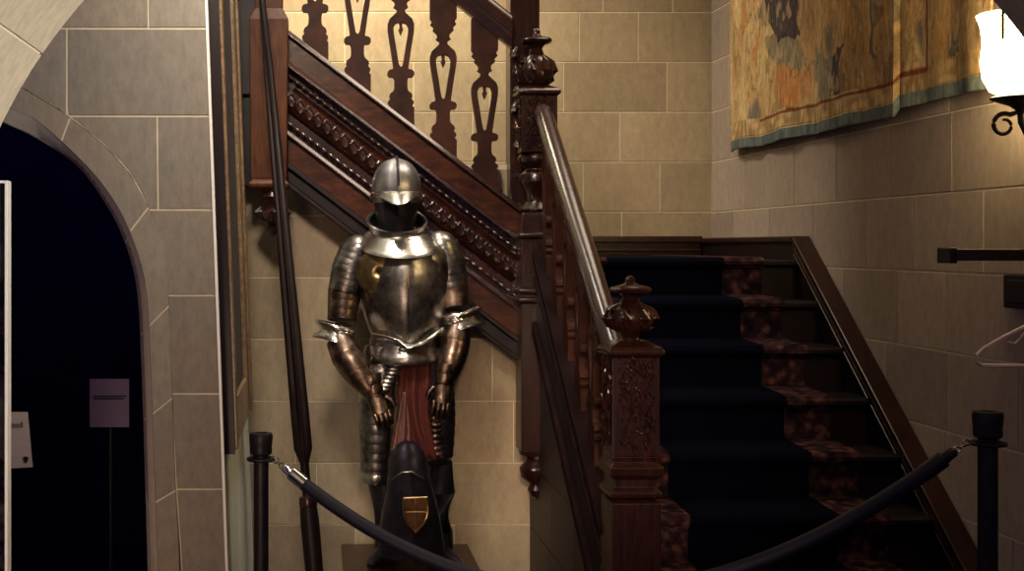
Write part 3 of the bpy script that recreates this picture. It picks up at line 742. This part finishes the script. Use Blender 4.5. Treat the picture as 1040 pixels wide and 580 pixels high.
# ------------------------------------------------------------------ coat rail, hanger, switch box
cr = thing('coat_rail', 'dark wooden coat rail projecting from the right wall above the plastic hanger', 'coat rail', (2.2, 3.5, 1.59))
s4 = MB(); s4.box((1.735, 3.47, 1.590), (2.195, 3.53, 1.622)); s4.build('rail', M['oak'], cr, bevel=.004)
s4 = MB(); s4.box((1.718, 3.462, 1.583), (1.738, 3.538, 1.626)); s4.build('end_block', M['oak_black'], cr, bevel=.003)
s4 = MB(); s4.box((2.17, 3.44, 1.54), (2.198, 3.56, 1.67)); s4.build('wall_bracket', M['oak_black'], cr, bevel=.003)
hg = MB(); hs = F/3.5
hp_ = lambda px, py: Vector(((px-320)/hs, 3.5, 1.63-(py-250)/hs))
hg.tube([hp_(*p) for p in ((1058, 322), (1040, 332), (1018, 343), (999, 354), (992, 361), (991, 367), (997, 371), (1020, 371.5), (1058, 371.5), (1096, 371.5), (1119, 371), (1125, 367), (1124, 361), (1117, 354), (1098, 343), (1076, 332), (1058, 322))], .0055, n=8)
hg.tube([hp_(*p) for p in ((1024, 347), (1031, 349), (1037, 343), (1040, 338))], .003, n=6)
root_h = thing('clothes_hanger', 'pale plastic clothes hanger hanging below the wooden coat rail', 'hanger', hp_(1058, 322))
hg.build('hanger_body', M['white'], root_h)
hk = MB(); zr = 1.606; hxc = hp_(1058, 322).x
hk.tube([hp_(1058, 322), (hxc, 3.5-.0, 1.50), (hxc, 3.475, 1.535), (hxc, 3.455, 1.575), (hxc, 3.457, 1.615), (hxc, 3.48, 1.632), (hxc, 3.51, 1.632), (hxc, 3.54, 1.615), (hxc, 3.545, 1.59)], .003, n=8); hk.build('hook', M['chrome'], root_h)
bx_ = thing('switch_box', 'small black box fixed to the right wall behind the hanger', 'box', (2.2, 4.0, 1.49))
s5 = MB(); s5.box((2.16, 3.80, 1.437), (2.198, 4.02, 1.543)); s5.build('case', M['iron'], bx_, bevel=.004)
s5 = MB(); s5.box((2.155, 3.83, 1.455), (2.161, 3.99, 1.525)); s5.build('cover', M['iron'], bx_, bevel=.002)

# ------------------------------------------------------------------ rope barrier
def stanchion(x, y, z, label):
    r = thing('stanchion', label, 'stanchion', (x, y, z), 'rope barrier stanchions')
    b = MB(); b.lathe((x, y, z), [(.105, 0), (.105, .008), (.09, .016), (.04, .026), (.028, .04)], n=32); b.build('base', M['iron'], r)
    b = MB(); b.lathe((x, y, z), [(.0255, .03), (.0255, .93)], n=24); b.build('post', M['iron'], r)
    b = MB(); b.lathe((x, y, z), [(.026, .925), (.036, .932), (.038, .945), (.036, .955), (.038, .965), (.040, .992), (.037, 1.0), (.02, 1.002), (.018, .996)], n=28); b.build('cap', M['iron'], r)
    b = MB(); b.lathe((x, y, z), [(.026, .905), (.047, .908), (.05, .913), (.047, .918), (.026, .921)], n=28); b.build('ring_collar', M['iron'], r)
    return r
LX, LY = -.182, 4.31; RX, RY, RZ = 1.85, 3.52, .1745
stanchion(LX, LY, 0, 'black rope barrier post on the left, in front of the leaning lance')
stanchion(RX, RY, RZ, 'black rope barrier post standing on the right, at the foot of the stairs')
rp = thing('barrier_rope', 'navy velvet rope sagging between the two black barrier posts', 'rope', (.83, 3.9, .55))
A = Vector((LX+.05, LY-.02, .912)); B = Vector((RX-.05, RY+.02, RZ+.912))
def ropept(t):
    p = A.lerp(B, t); zl_, zr_ = A.z, B.z
    # catenary-like sag through the measured low point
    sag = .43
    return Vector((p.x, p.y, p.z-4*sag*t*(1-t)))
pts = [ropept(.045+.91*i/60) for i in range(61)]
b = MB(); b.tube(pts, .0225, n=14); b.build('velvet_cord', M['rope'], rp)
for t0, t1 in ((.012, .05), (.988, .95)):
    a_, c_ = ropept(t0), ropept(t1)
    b = MB(); b.tube([a_.lerp(c_, k) for k in (0, .06, .35, .4, 1.0)], [.008, .014, .016, .0235, .024], n=16); b.build('end_ferrule', M['chrome'] if t0 < .5 else M['iron'], rp)
    b = MB()
    post = A if t0 < .5 else B
    for k in range(3):
        c2 = post.lerp(a_, k/2.2); n_ = []
        for j in range(13):
            a2 = 2*PI*j/12; d = Vector((math.cos(a2)*.011, (math.sin(a2)*.007 if k % 2 else 0), (0 if k % 2 else math.sin(a2)*.008)))
            n_.append(c2+d)
        b.tube(n_, .0025, n=6)
    b.build('snap_hook', M['chrome'], rp)

# ------------------------------------------------------------------ lance
def PL(px, py, y): return P(px, py, y)
b0 = P(326.5, 660, 5.0); b0.z = max(.005, b0.z)
ln = thing('lance', 'long dark wooden lance with fluted grip leaning in the corner left of the armour', 'lance', b0)
top = P(258, -90, 5.35)
def on(t): return b0.lerp(top, t)
tt = lambda py: (660-py)/750.0
fig = [(330, 7.0), (420, 8.2), (455, 8.6), (470, 7.6), (478, 4.6)]
b = MB()
pth = [(-90, 2.4), (0, 3.4), (80, 4.6), (160, 5.6), (240, 6.4), (330, 7.6), (430, 8.6), (466, 8.6), (474, 6.5), (480, 4.6), (500, 4.6), (514, 5)]
NF = 8
rs = []
dirv = (top-b0).normalized(); uu = Vector((0,1,0)).cross(dirv).normalized(); vv = dirv.cross(uu)
for py, w_ in pth:
    p = on(tt(py)); r = w_*p.y/F
    rs.append([p+(uu*math.cos(2*PI*j/32)+vv*math.sin(2*PI*j/32))*r*(1+(.10 if 60 < py < 470 else 0)*math.cos(NF*2*PI*j/32)) for j in range(32)])
b.rings(rs); b.build('shaft', M['oak_black'], ln)
b = MB(); b.tube([on(tt(y_)) for y_ in (511, 513, 520, 524)], [.018, .034, .037, .033], n=20); b.build('collar', M['oak'], ln)
b = MB(); b.tube([on(tt(y_)) for y_ in (522, 540, 580, 640, 660)], [.034, .038, .036, .034, .030], n=20); b.build('butt', M['oak_black'], ln)

# ------------------------------------------------------------------ picture frame on the side wall
pf = thing('picture_frame', 'deep wooden picture frame hanging edge-on beside the white corner strip', 'picture', (-.3, 4.8, .94))
fz0, fz1, fy0, fy1 = .935, 3.2, 4.30, 5.35
def fr_bar(mb, ya, yb, za, zb, d0, d1):   # d: distance off the wall
    mb.hexa([(sidex(za)+d0, ya, za), (sidex(za)+d1, ya, za), (sidex(za)+d1, yb, za), (sidex(za)+d0, yb, za), (sidex(zb)+d0, ya, zb), (sidex(zb)+d1, ya, zb), (sidex(zb)+d1, yb, zb), (sidex(zb)+d0, yb, zb)])
b = MB(); fr_bar(b, fy0+.02, fy1-.02, fz0+.02, fz1-.02, .002, .020); b.build('canvas', M['fabric_dark'], pf)
b = MB(); fr_bar(b, fy0-.004, fy0, fz0-.004, fz1, .001, .036); b.build('edge_board', M['oak_black'], pf)
b = MB()
for (ya, yb, za, zb) in ((fy0, fy0+.16, fz0, fz1), (fy1-.16, fy1, fz0, fz1), (fy0+.16, fy1-.16, fz0, fz0+.16), (fy0+.16, fy1-.16, fz1-.16, fz1)):
    fr_bar(b, ya, yb, za, zb, .001, .034)
for (ya, yb, za, zb) in ((fy0+.01, fy0+.06, fz0+.01, fz1), (fy1-.06, fy1-.01, fz0+.01, fz1)):
    fr_bar(b, ya, yb, za, zb, .034, .046)
b.build('moulding', M['gilt'], pf, bevel=.004)

# ------------------------------------------------------------------ framed glass board at the far left
nb_ = thing('display_board', 'white-edged framed glass display board at the far left before the doorway', 'board', (-1.05, 3.2, 0))
x1, zt_ = (8.5-320)/F*3.2, 1.63+66.5/F*3.2
b = MB(); b.box((-1.36, 3.205, .3), (x1-.004, 3.22, zt_-.004)); b.build('glazed_panel', M['glass'], nb_)
b = MB()
for a_, c_ in (((x1-.007, .29), (x1, zt_)), ((-1.37, .29), (-1.363, zt_)), ((-1.363, zt_-.007), (x1-.007, zt_)), ((-1.363, .29), (x1-.007, .297))):
    b.box((a_[0], 3.19, a_[1]), (c_[0], 3.23, c_[1]))
b.build('frame', M['bead'], nb_, bevel=.001)
for xx in (-1.3, x1-.07):
    b = MB(); b.box((xx-.02, 3.225, 0), (xx+.02, 3.26, 1.2)); b.box((xx-.02, 3.05, 0), (xx+.02, 3.4, .02)); b.build('leg', M['iron'], nb_)

def text_mesh(body, size, mat, name, parent, loc, rot, th=.0006):
    cu = bpy.data.curves.new('t', 'FONT'); cu.body = body; cu.size = size; cu.extrude = th; cu.align_x = 'RIGHT'
    to = bpy.data.objects.new('t', cu); COL.objects.link(to)
    bpy.context.view_layer.update()
    me = bpy.data.meshes.new_from_object(to.evaluated_get(bpy.context.evaluated_depsgraph_get()))
    bpy.data.objects.remove(to); me.materials.clear(); me.materials.append(mat)
    o = bpy.data.objects.new(name, me); COL.objects.link(o); o.parent = parent
    o.location = Vector(loc)-parent_origin(parent); o.rotation_euler = rot; return o
# white card on a stand
ws = thing('notice_card', 'tilted white notice card with black lettering on a stand in the doorway', 'sign', P(0, 480, 4.7)*1)
ws.location.z = 0.012
q = [P(-30, 419, 4.7), P(28, 418.5, 4.7), P(33, 474.5, 4.7), P(-25, 478, 4.7)]
b = MB(); b.prism(q, (0, .006, 0)); b.build('card', M['card'], ws)
text_mesh('directed', .031, M['ink'], 'lettering', ws, P(23.6, 434, 4.69), (PI/2, math.radians(-3), 0))
b = MB(); cx = P(26, 467, 4.692); b.prism([cx+Vector((math.cos(a)*.0085*(1+.25*math.sin(3*a)), 0, math.sin(a)*.012)) for a in [i*2*PI/14 for i in range(14)]], (0, .006, 0)); b.build('emblem', M['ink'], ws)
b = MB(); c0 = P(2, 478, 4.72); b.tube([(c0.x, 4.72, 1.0), (c0.x, 4.72, .03)], .012, n=10); b.lathe((c0.x, 4.72, .012), [(.14, 0), (.14, .01), (.02, .025)], n=24); b.build('stand', M['iron'], ws)
# dim panel on a pole
dp = thing('sign_stand', 'dim slate information panel on a pole inside the dark doorway', 'sign', P(112, 560, 5.4)*1); dp.location.z = .012
pz = [P(91, 385, 5.4), P(131, 385, 5.4), P(131, 434, 5.4), P(91, 434, 5.4)]
b = MB(); b.prism(pz, (0, .012, 0)); b.build('panel', M['dim_card'], dp)
b = MB()
for y_, x_ in ((402, 128), (404.5, 126)):
    b.prism([P(95, y_, 5.39), P(x_, y_, 5.39), P(x_, y_+1.2, 5.39), P(95, y_+1.2, 5.39)], (0, .003, 0))
b.build('lettering', M['ink'], dp)
b = MB(); c0 = P(112, 434, 5.42); b.tube([(c0.x, 5.43, c0.z+.05), (c0.x, 5.43, .03)], .012, n=10); b.lathe((c0.x, 5.43, .012), [(.15, 0), (.15, .01), (.02, .025)], n=24); b.build('pole', M['iron'], dp)

# ------------------------------------------------------------------ plinth
YA = 5.38; sA = F/YA
def A3(px, py, dy=0.0):               # point of the armour: centre plane YA, dy toward the back
    return Vector(((px-320)/sA, YA+dy, 1.63-(py-250)/sA))
pz0 = A3(0, 568).z
pl_ = thing('plinth', 'low dark wooden plinth the suit of armour stands on', 'plinth', (.40, YA, 0))
b = MB(); b.box((.13, YA-.24, 0), (.66, YA+.26, pz0-.03)); b.build('body', M['oak_black'], pl_, bevel=.004)
b = MB(); b.box((.115, YA-.26, pz0-.03), (.675, YA+.28, pz0)); b.build('top_board', M['oak'], pl_, bevel=.006)

# ------------------------------------------------------------------ suit of armour
ar = thing('suit_of_armour', 'standing steel suit of armour with closed helmet in front of the stone wall', 'armour', (A3(408, 0).x, YA, pz0))
def lamed(mb, path, rad, n_l, flat=1.0, flare=.07, n=22, up=(0,-1,0), drop=True):
    """overlapping plates along a path"""
    path = [Vector(p) for p in path]
    Ls = [0]
    for a_, c_ in zip(path, path[1:]): Ls.append(Ls[-1]+(c_-a_).length)
    tot = Ls[-1]; px_ = [(l/tot, p) for l, p in zip(Ls, path)]; pr_ = [(l/tot, r) for l, r in zip(Ls, rad)]
    def at(t):
        t = min(1, max(0, t))
        for (a_, pa), (c_, pc) in zip(px_, px_[1:]):
            if t <= c_+1e-9: return pa.lerp(pc, (t-a_)/(c_-a_))
        return px_[-1][1]
    P_, R_ = [], []
    for i in range(n_l):
        for k, e in ((0, 1.0), (.35, 1+flare*.3), (.93, 1+flare), (.999, 1+flare*.7)):
            t = (i+k)/n_l; P_.append(at(t)); R_.append(interp(pr_, t)*e)
    return mb.tube(P_, R_, n=n, flat=flat, up=up)
# helmet
hc = A3(402.5, 193); hl = MB(); rs = []
for i in range(15):
    a = i/14; z = hc.z-.055+a*(.133+.055)
    zz = max(0, (z-hc.z)/.134); r = math.sqrt(max(0, 1-zz**2.2)) if z > hc.z else 1-.06*((hc.z-z)/.055)
    ringp = []
    for j in range(36):
        t = 2*PI*j/36; x = .104*r*math.sin(t); y = -.128*r*math.cos(t)
        rid = .010*math.exp(-(math.sin(t)/.10)**2)*(1 if r > .2 else .5)
        ringp.append(Vector((hc.x+x, hc.y+y-rid*math.copysign(1, math.cos(t)), z)))
    rs.append(ringp)
hl.rings(rs); skull = hl.build('helmet', M['steel_grey'], ar)
b = MB(); b.tube([Vector((hc.x, hc.y-math.cos(a)*.136, hc.z+math.sin(a)*.139)) for a in [math.radians(d) for d in range(4, 177, 8)]], .0055, n=8, up=(1,0,0)); b.build('comb', M['steel_black'], skull)
b = MB(); rs = []                      # pointed peak
for j in range(25):
    t = math.radians(-82+164*j/24); cs = math.cos(t); k = math.exp(-(t/.55)**2)
    inn = Vector((hc.x+.103*math.sin(t), hc.y-.128*cs, hc.z-.010))
    out = Vector((hc.x+.112*math.sin(t), hc.y-(.142+.060*k)*cs, hc.z-.022-.040*k-.006*cs))
    rs.append([inn, inn.lerp(out, .55)+Vector((0,0,.004)), out, out+Vector((0,.004,-.004)), inn+Vector((0,.006,-.010))])
b.rings(rs); b.build('peak', M['steel_bright'], skull)
b = MB(); rs = []                      # dark bevor with sights and breaths
for i in range(10):
    a = i/9; z = hc.z-.215+a*.20
    ax = interp([(0, .060), (.35, .078), (.8, .094), (1, .097)], a); ay = interp([(0, .09), (.4, .118), (.8, .122), (1, .118)], a)
    rs.append([Vector((hc.x+ax*math.sin(2*PI*j/32), hc.y+.004-ay*math.cos(2*PI*j/32)-.014*math.exp(-(math.sin(2*PI*j/32)/.22)**2)*(math.cos(2*PI*j/32) > 0), z)) for j in range(32)])
b.rings(rs); bev = b.build('visor', M['steel_black'], ar)
b = MB(); b.tube([Vector((hc.x+x_, hc.y-y_, hc.z-.058)) for x_, y_ in ((-.068, .096), (-.045, .118), (-.018, .133), (0, .140), (.018, .133), (.045, .118), (.068, .096))], .004, n=6); b.build('eye_slot', M['ink'], bev)
for sg in (-1, 1):
    b = MB(); b.ell((hc.x+sg*.103, hc.y, hc.z-.03), (.010, .016, .016)); b.build('pivot', M['steel'], skull)
# gorget: upstanding collar and collar plate
gc = A3(403, 233); b = MB()
rs = []
for r_, dz, fr in ((.100, -.045, 1.0), (.108, -.020, 1.0), (.116, .004, 1.02), (.121, .014, 1.02), (.116, .018, 1.0), (.106, .010, .98)):
    rs.append([Vector((gc.x+r_*1.06*math.sin(2*PI*j/36), gc.y-r_*fr*1.12*math.cos(2*PI*j/36), gc.z+dz+.045*(1-math.cos(2*PI*j/36))*.5-.035*math.cos(2*PI*j/36)*.9)) for j in range(36)])
b.rings(rs, caps=False); go = b.build('gorget', M['steel'], ar, solid=.003)
b = MB(); rs = []
for k_, (rx, ry, zs2, zf) in enumerate(((.105, .118, .012, -.005), (.125, .140, .004, -.030), (.150, .168, -.012, -.066), (.172, .200, -.030, -.090), (.178, .212, -.040, -.104), (.182, .216, -.045, -.110), (.178, .210, -.050, -.112))):
    rs.append([Vector((gc.x+.012+rx*math.sin(2*PI*j/44), gc.y+.004-ry*math.cos(2*PI*j/44), gc.z+lerp(zs2, zf, max(0, math.cos(2*PI*j/44))**.9)-.01)) for j in range(44)])
b.rings(rs, caps=False); b.build('collar_plate', M['steel_bright'], go, solid=.003)
# cuirass
def cuirass_rings(levels, ridge=.03):
    rs = []
    for (py, l, r, dep) in levels:
        cx = ((l+r)/2-320)/sA; a_ = (r-l)/2/sA; z = 1.63-(py-250)/sA; ringp = []
        for j in range(48):
            t = 2*PI*j/48; s_, c_ = math.sin(t), math.cos(t)
            x = a_*math.copysign(abs(s_)**.85, s_); y = -dep*math.copysign(abs(c_)**.9, c_)
            if c_ > 0: y -= ridge*max(0, 1-abs(s_)/.75)
            ringp.append(Vector((cx+x, YA+y*(1 if c_ > 0 else .8), z)))
        rs.append(ringp)
    return rs
b = MB(); b.rings(cuirass_rings([(345, 378, 444, .105), (338, 376, 446, .11), (325, 371, 450, .125), (308, 367, 454, .138), (290, 363, 457, .142), (272, 362, 458, .135), (255, 366, 456, .115), (243, 374, 448, .09)], .050))
br = b.build('breastplate', M['steel'], ar)
b = MB(); b.tube([A3(411, 343, -.152), A3(411, 325, -.176), A3(411, 308, -.193), A3(411, 290, -.196), A3(411, 276, -.188)], .004, n=8); b.build('medial_ridge', M['steel_gold'], br)  # lit centre strip of the breast put into the gold colour
# rounded armpit guards overlapping the chest
for px, py, m_, tilt in ((383, 276, 'steel_gold', .3), (437, 272, 'steel', -.3)):  # left guard coloured gold to carry the chest highlight
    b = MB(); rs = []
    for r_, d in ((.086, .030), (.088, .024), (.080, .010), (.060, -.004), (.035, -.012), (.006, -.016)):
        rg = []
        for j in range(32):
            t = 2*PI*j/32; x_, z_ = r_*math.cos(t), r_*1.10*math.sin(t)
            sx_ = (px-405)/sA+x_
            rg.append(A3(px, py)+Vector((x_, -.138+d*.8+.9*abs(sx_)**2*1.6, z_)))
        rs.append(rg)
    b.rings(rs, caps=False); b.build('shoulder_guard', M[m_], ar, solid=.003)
b = MB(); c = A3(405, 252); b.ell((c.x, c.y+.005, c.z-.025), (.205, .115, .095), n=32, m=14); b.build('backplate', M['steel'], ar)
# fauld
b = MB(); lv = [(336, 379, 443), (343, 378, 444), (343.5, 376, 446), (350, 375, 448), (350.5, 373, 450), (358, 371, 451), (358.5, 369, 453), (367, 368, 455)]
b.rings(cuirass_rings([(p, l, r, .105+.0018*(p-336)) for p, l, r in lv], .022), caps=False); b.build('fauld', M['steel'], ar, solid=.003)
b = MB(); rs = []                      # bright flanged waist rim
pts = [A3(x, y, d) for x, y, d in ((377, 337, -.085), (391, 339, -.140), (403, 343, -.165), (411, 350, -.175), (423, 347, -.168), (435, 339, -.14), (446, 332, -.085))]
b.tube(pts, [.005, .007, .010, .020, .026, .024, .012], n=12, flat=.55); b.build('waist_flange', M['steel_bright'], ar)
# arms
arms = [dict(ua=[(364, 252, .0), (356, 272, .0), (350, 296, .0), (347, 325, -.03)], ur=[.074, .078, .070, .060],
             el=(346, 338, -.035), fa=[(345, 345, -.05), (354, 364, -.10), (367, 382, -.14), (376, 392, -.155)], fr_=[.060, .066, .052, .040], hand=(379, 395, -.158), hd=Vector((.35, -.25, -1)), sg=-1),
        dict(ua=[(448, 248, .0), (454, 268, .0), (459, 292, .0), (461, 314, -.03)], ur=[.072, .076, .068, .058],
             el=(462, 325, -.035), fa=[(463, 333, -.05), (459, 352, -.10), (453, 370, -.14), (449, 380, -.15)], fr_=[.056, .060, .050, .038], hand=(447, 384, -.155), hd=Vector((-.15, -.2, -1)), sg=1)]
for q in arms:
    b = MB(); up_ = [A3(*p) for p in q['ua']]
    lamed(b, up_[:3], q['ur'][:3], 7, flare=.025, flat=1.1); c = up_[0]; b.ell((c.x-q['sg']*.002, c.y, c.z-.008), (.070, .080, .064))
    b.build('pauldron', M['steel'], ar)
    b = MB(); lamed(b, [up_[2].lerp(up_[1], .3)]+up_[2:], [q['ur'][2]*.98]+q['ur'][2:], 4, flare=.025); b.build('rerebrace', M['steel_brown'], ar)
    e = A3(*q['el']); b = MB(); b.ell(e, (.060, .066, .046), n=24, m=14)
    sg = q['sg']; tl = .30*sg*-1; rs = []      # flared, tilted wing of the couter, pointed outward
    def wing(r_, t, dz, dy):
        ex = 1.30+(.22 if math.cos(t)*sg > 0 else 0)*abs(math.cos(t))**4
        x_ = r_*ex*math.cos(t); z_ = r_*.62*math.sin(t)+dz
        return e+Vector((sg*.010+x_*math.cos(tl)-z_*math.sin(tl)*-1*.3, -.050+dy+abs(x_)**2*4.5, z_-x_*math.sin(tl)*-1*.9*.5))
    for r_, dz, dy in ((.070, .034, .02), (.062, .020, -.005), (.050, .004, -.020), (.056, -.012, -.024), (.072, -.026, -.014), (.076, -.034, -.006)):
        rs.append([wing(r_*.86, 2*PI*j/32, dz*.8, dy) if False else e+Vector((sg*.008+r_*(1.12+(.35*abs(math.cos(2*PI*j/32))**6 if math.cos(2*PI*j/32)*sg > 0 else 0))*math.cos(2*PI*j/32), -.006+dy*.3-r_*.95*math.sin(2*PI*j/32), dz+(.35*sg)*r_*math.cos(2*PI*j/32)*.9)) for j in range(32)])
    b.rings(rs, caps=False); cp = b.build('elbow_cop', M['steel_bright'], ar, solid=.003)
    b = MB(); b.tube([p*1.0 for p in rs[-1]+rs[-1][:1]], .004, n=7); b.build('rolled_edge', M['steel'], cp)
    b = MB(); fp = [A3(*p) for p in q['fa']]; lamed(b, fp, q['fr_'], 3, flare=.04); b.build('vambrace', M['steel_brown'], ar)
    # gauntlet: flared cuff, hand plates and five separate fingers
    h = A3(*q['hand']); hd = q['hd'].normalized(); sd = Vector((1, 0, 0)); sd = (sd-hd*sd.dot(hd)).normalized(); nn_ = hd.cross(sd).normalized()
    if nn_.y > 0: nn_ = -nn_
    b = MB(); lamed(b, [h-hd*.07, h-hd*.03, h+hd*.01], [.050, .042, .034], 2, flare=.10); b.tube([h, h+hd*.03, h+hd*.07, h+hd*.088], [.032, .040, .040, .034], n=18, flat=.55, up=nn_); g_ = b.build('gauntlet', M['steel_brown'], ar)
    for k, (off, ln_) in enumerate(((-.029, .062), (-.010, .074), (.010, .070), (.028, .056))):
        b = MB(); p0 = h+hd*.080+sd*off
        path = [p0, p0+hd*ln_*.4+nn_*.006, p0+hd*ln_*.75-nn_*.006, p0+hd*ln_*1.0-nn_*.022]
        lamed(b, path, [.0105, .0100, .0092, .0075], 4, flare=.14, n=10); b.build('finger', M['steel_brown'], g_)
    b = MB(); p0 = h+hd*.028-sd*q['sg']*.036; lamed(b, [p0, p0-sd*q['sg']*.020+hd*.022+nn_*.004, p0-sd*q['sg']*.024+hd*.050], [.013, .0115, .008], 3, flare=.14, n=10); b.build('thumb', M['steel_brown'], g_)
# tassets and cuisses: long lamed thigh defences
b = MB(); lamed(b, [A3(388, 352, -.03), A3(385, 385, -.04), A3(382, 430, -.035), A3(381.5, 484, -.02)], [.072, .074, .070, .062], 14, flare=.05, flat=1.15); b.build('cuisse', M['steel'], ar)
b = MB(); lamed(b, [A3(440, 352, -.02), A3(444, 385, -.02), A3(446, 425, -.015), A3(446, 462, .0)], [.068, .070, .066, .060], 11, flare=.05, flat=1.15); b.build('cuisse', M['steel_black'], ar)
b = MB()
for i in range(11):                    # narrow lamed tasset edge running from the waist to the left hand
    t = i/10; c = A3(lerp(409, 388, t), lerp(352, 392, t), -.150+.01*math.sin(PI*t)); b.ell(c, (.030, .016, .013), n=14, m=8)
b.build('tasset', M['steel'], ar)
b = MB()
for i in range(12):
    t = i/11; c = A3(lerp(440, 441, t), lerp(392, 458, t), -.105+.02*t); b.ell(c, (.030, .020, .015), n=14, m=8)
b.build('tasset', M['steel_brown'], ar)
b = MB(); b.tube([A3(381.5, 478, -.02), A3(381.5, 484, -.02), A3(381, 489, -.02)], [.066, .071, .062], n=24, flat=1.12, up=(0,-1,0)); b.build('knee_rim', M['steel_bright'], ar)
# red cloth between the thighs
def cloth(pl_, pr_, name, mat, fold, d0):
    mb = MB(); rs = []
    for i in range(18):
        t = i/17; l = A3(interp(pl_, t), lerp(pl_[0][2], pl_[-1][2], t)); r = A3(interp(pr_, t), lerp(pl_[0][2], pl_[-1][2], t)); ring_ = []
        for j in range(21):
            s_ = j/20; p = l.lerp(r, s_); p.y = YA+d0-.012*math.sin(s_*fold*2*PI+.8*t); ring_.append(p)
        rs.append(ring_)
    mb.rings(rs, closed=False, caps=False); return mb.build(name, mat, ar, solid=.003)
def tri(a): return [(x, y, z) for x, y, z in a]
def interp3(p, t): return interp([(a, b) for a, b, _ in p], t)
_int = interp
def cloth2(top_, bot_, pl_, pr_, name, mat, fold, d0):
    mb = MB(); rs = []
    for i in range(20):
        t = i/19; y_ = lerp(top_, bot_, t); l = A3(_int(pl_, y_), y_); r = A3(_int(pr_, y_), y_); rg = []
        for j in range(25):
            s_ = j/24; p = l.lerp(r, s_); p.y = YA+d0-.013*math.sin(s_*fold*2*PI+.8*t)-.02*math.sin(PI*s_); rg.append(p)
        rs.append(rg)
    mb.rings(rs, closed=False, caps=False); return mb.build(name, mat, ar, solid=.003)
cloth2(352, 462, [(352, 404), (400, 402), (430, 408), (462, 420)], [(352, 443), (420, 440), (462, 447)], 'red_skirt', M['red'], 3, -.09)
cloth2(395, 455, [(395, 408), (430, 400), (455, 396)], [(395, 410), (430, 414), (455, 414)], 'pink_lining', M['pink'], 2, -.105)
# boots
for px0, px1, px2, rr, foot in ((384, 390, 392, (.058, .060, .048, .050), -.4), (446, 449, 447, (.056, .058, .055, .055), .35)):
    b = MB(); b.tube([A3(px0, 470, .0), A3(px1, 500, .01), A3(px2, 540, .01), A3(px2, 562, .0)], rr, n=22)
    f0 = A3(px2, 560, 0); d = Vector((math.sin(foot), -math.cos(foot), 0))
    b.tube([f0-d*.06+Vector((0,0,-.0)), f0+Vector((0,0,.006)), f0+d*.08-Vector((0,0,.002)), f0+d*.16-Vector((0,0,.010)), f0+d*.20-Vector((0,0,.016))], [.030, .040, .034, .026, .012], n=16, flat=.8)
    b.build('greave', M['steel_black'], ar)
bt = A3(392, 560, -.15)

# ------------------------------------------------------------------ dark steel face plate propped between the feet
cf = thing('steel_face_guard', 'dark domed steel guard with brass shield badge propped at the armour\'s feet', 'armour piece', (A3(415, 0).x, YA-.16, pz0))
b = MB(); rs = []
for py, l, r, dep in ((566, 384, 452, .060), (545, 384, 450, .085), (520, 388, 446, .105), (500, 392, 441, .112), (482, 394, 436, .105), (468, 394, 434, .092), (458, 398, 430, .070), (451, 404, 424, .04), (448, 409, 419, .015)):
    s_ = F/(YA-.18); cx = ((l+r)/2-320)/s_; a_ = (r-l)/2/s_; z = max(pz0+.002, 1.63-(py-250)/s_)
    rs.append([Vector((cx+a_*math.sin(2*PI*j/40), YA-.175-dep*math.cos(2*PI*j/40)*(1 if math.cos(2*PI*j/40) > 0 else .35)-.008*math.exp(-(math.sin(2*PI*j/40)/.12)**2)*(math.cos(2*PI*j/40) > 0), z)) for j in range(40)])
b.rings(rs); b.build('dome', M['steel_black'], cf)
b = MB(); s_ = F/(YA-.27)
def C3(px, py, dy=0): 
    y = YA-.292+dy; return Vector(((px-320)*y/F, y, 1.63-(py-250)*y/F))
sh = [(410, 506), (434, 505), (435, 520), (431, 532), (422, 541), (414, 532), (410, 520)]
b.prism([C3(*p) for p in sh], (0, .02, 0)); bs = b.build('shield_badge', M['brass'], cf, bevel=.002)
b = MB(); b.tube([C3(*p, -.002) for p in sh+sh[:1]], .004, n=6); b.tube([C3(422, 506, -.002), C3(422, 540, -.002)], .002, n=6); b.tube([C3(411, 520, -.002), C3(434, 520, -.002)], .002, n=6); b.build('badge_rim', M['steel_gold'], bs)
b = MB(); s0 = [C3(398, 487, .02), C3(408, 480, .0), C3(418, 479, .0), (C3(430, 486, .02))]; b.tube(s0, [.003, .006, .006, .003], n=8, flat=.6); b.build('highlight_strip', M['steel'], cf)  # pale steel strip standing in for the highlight on the dome
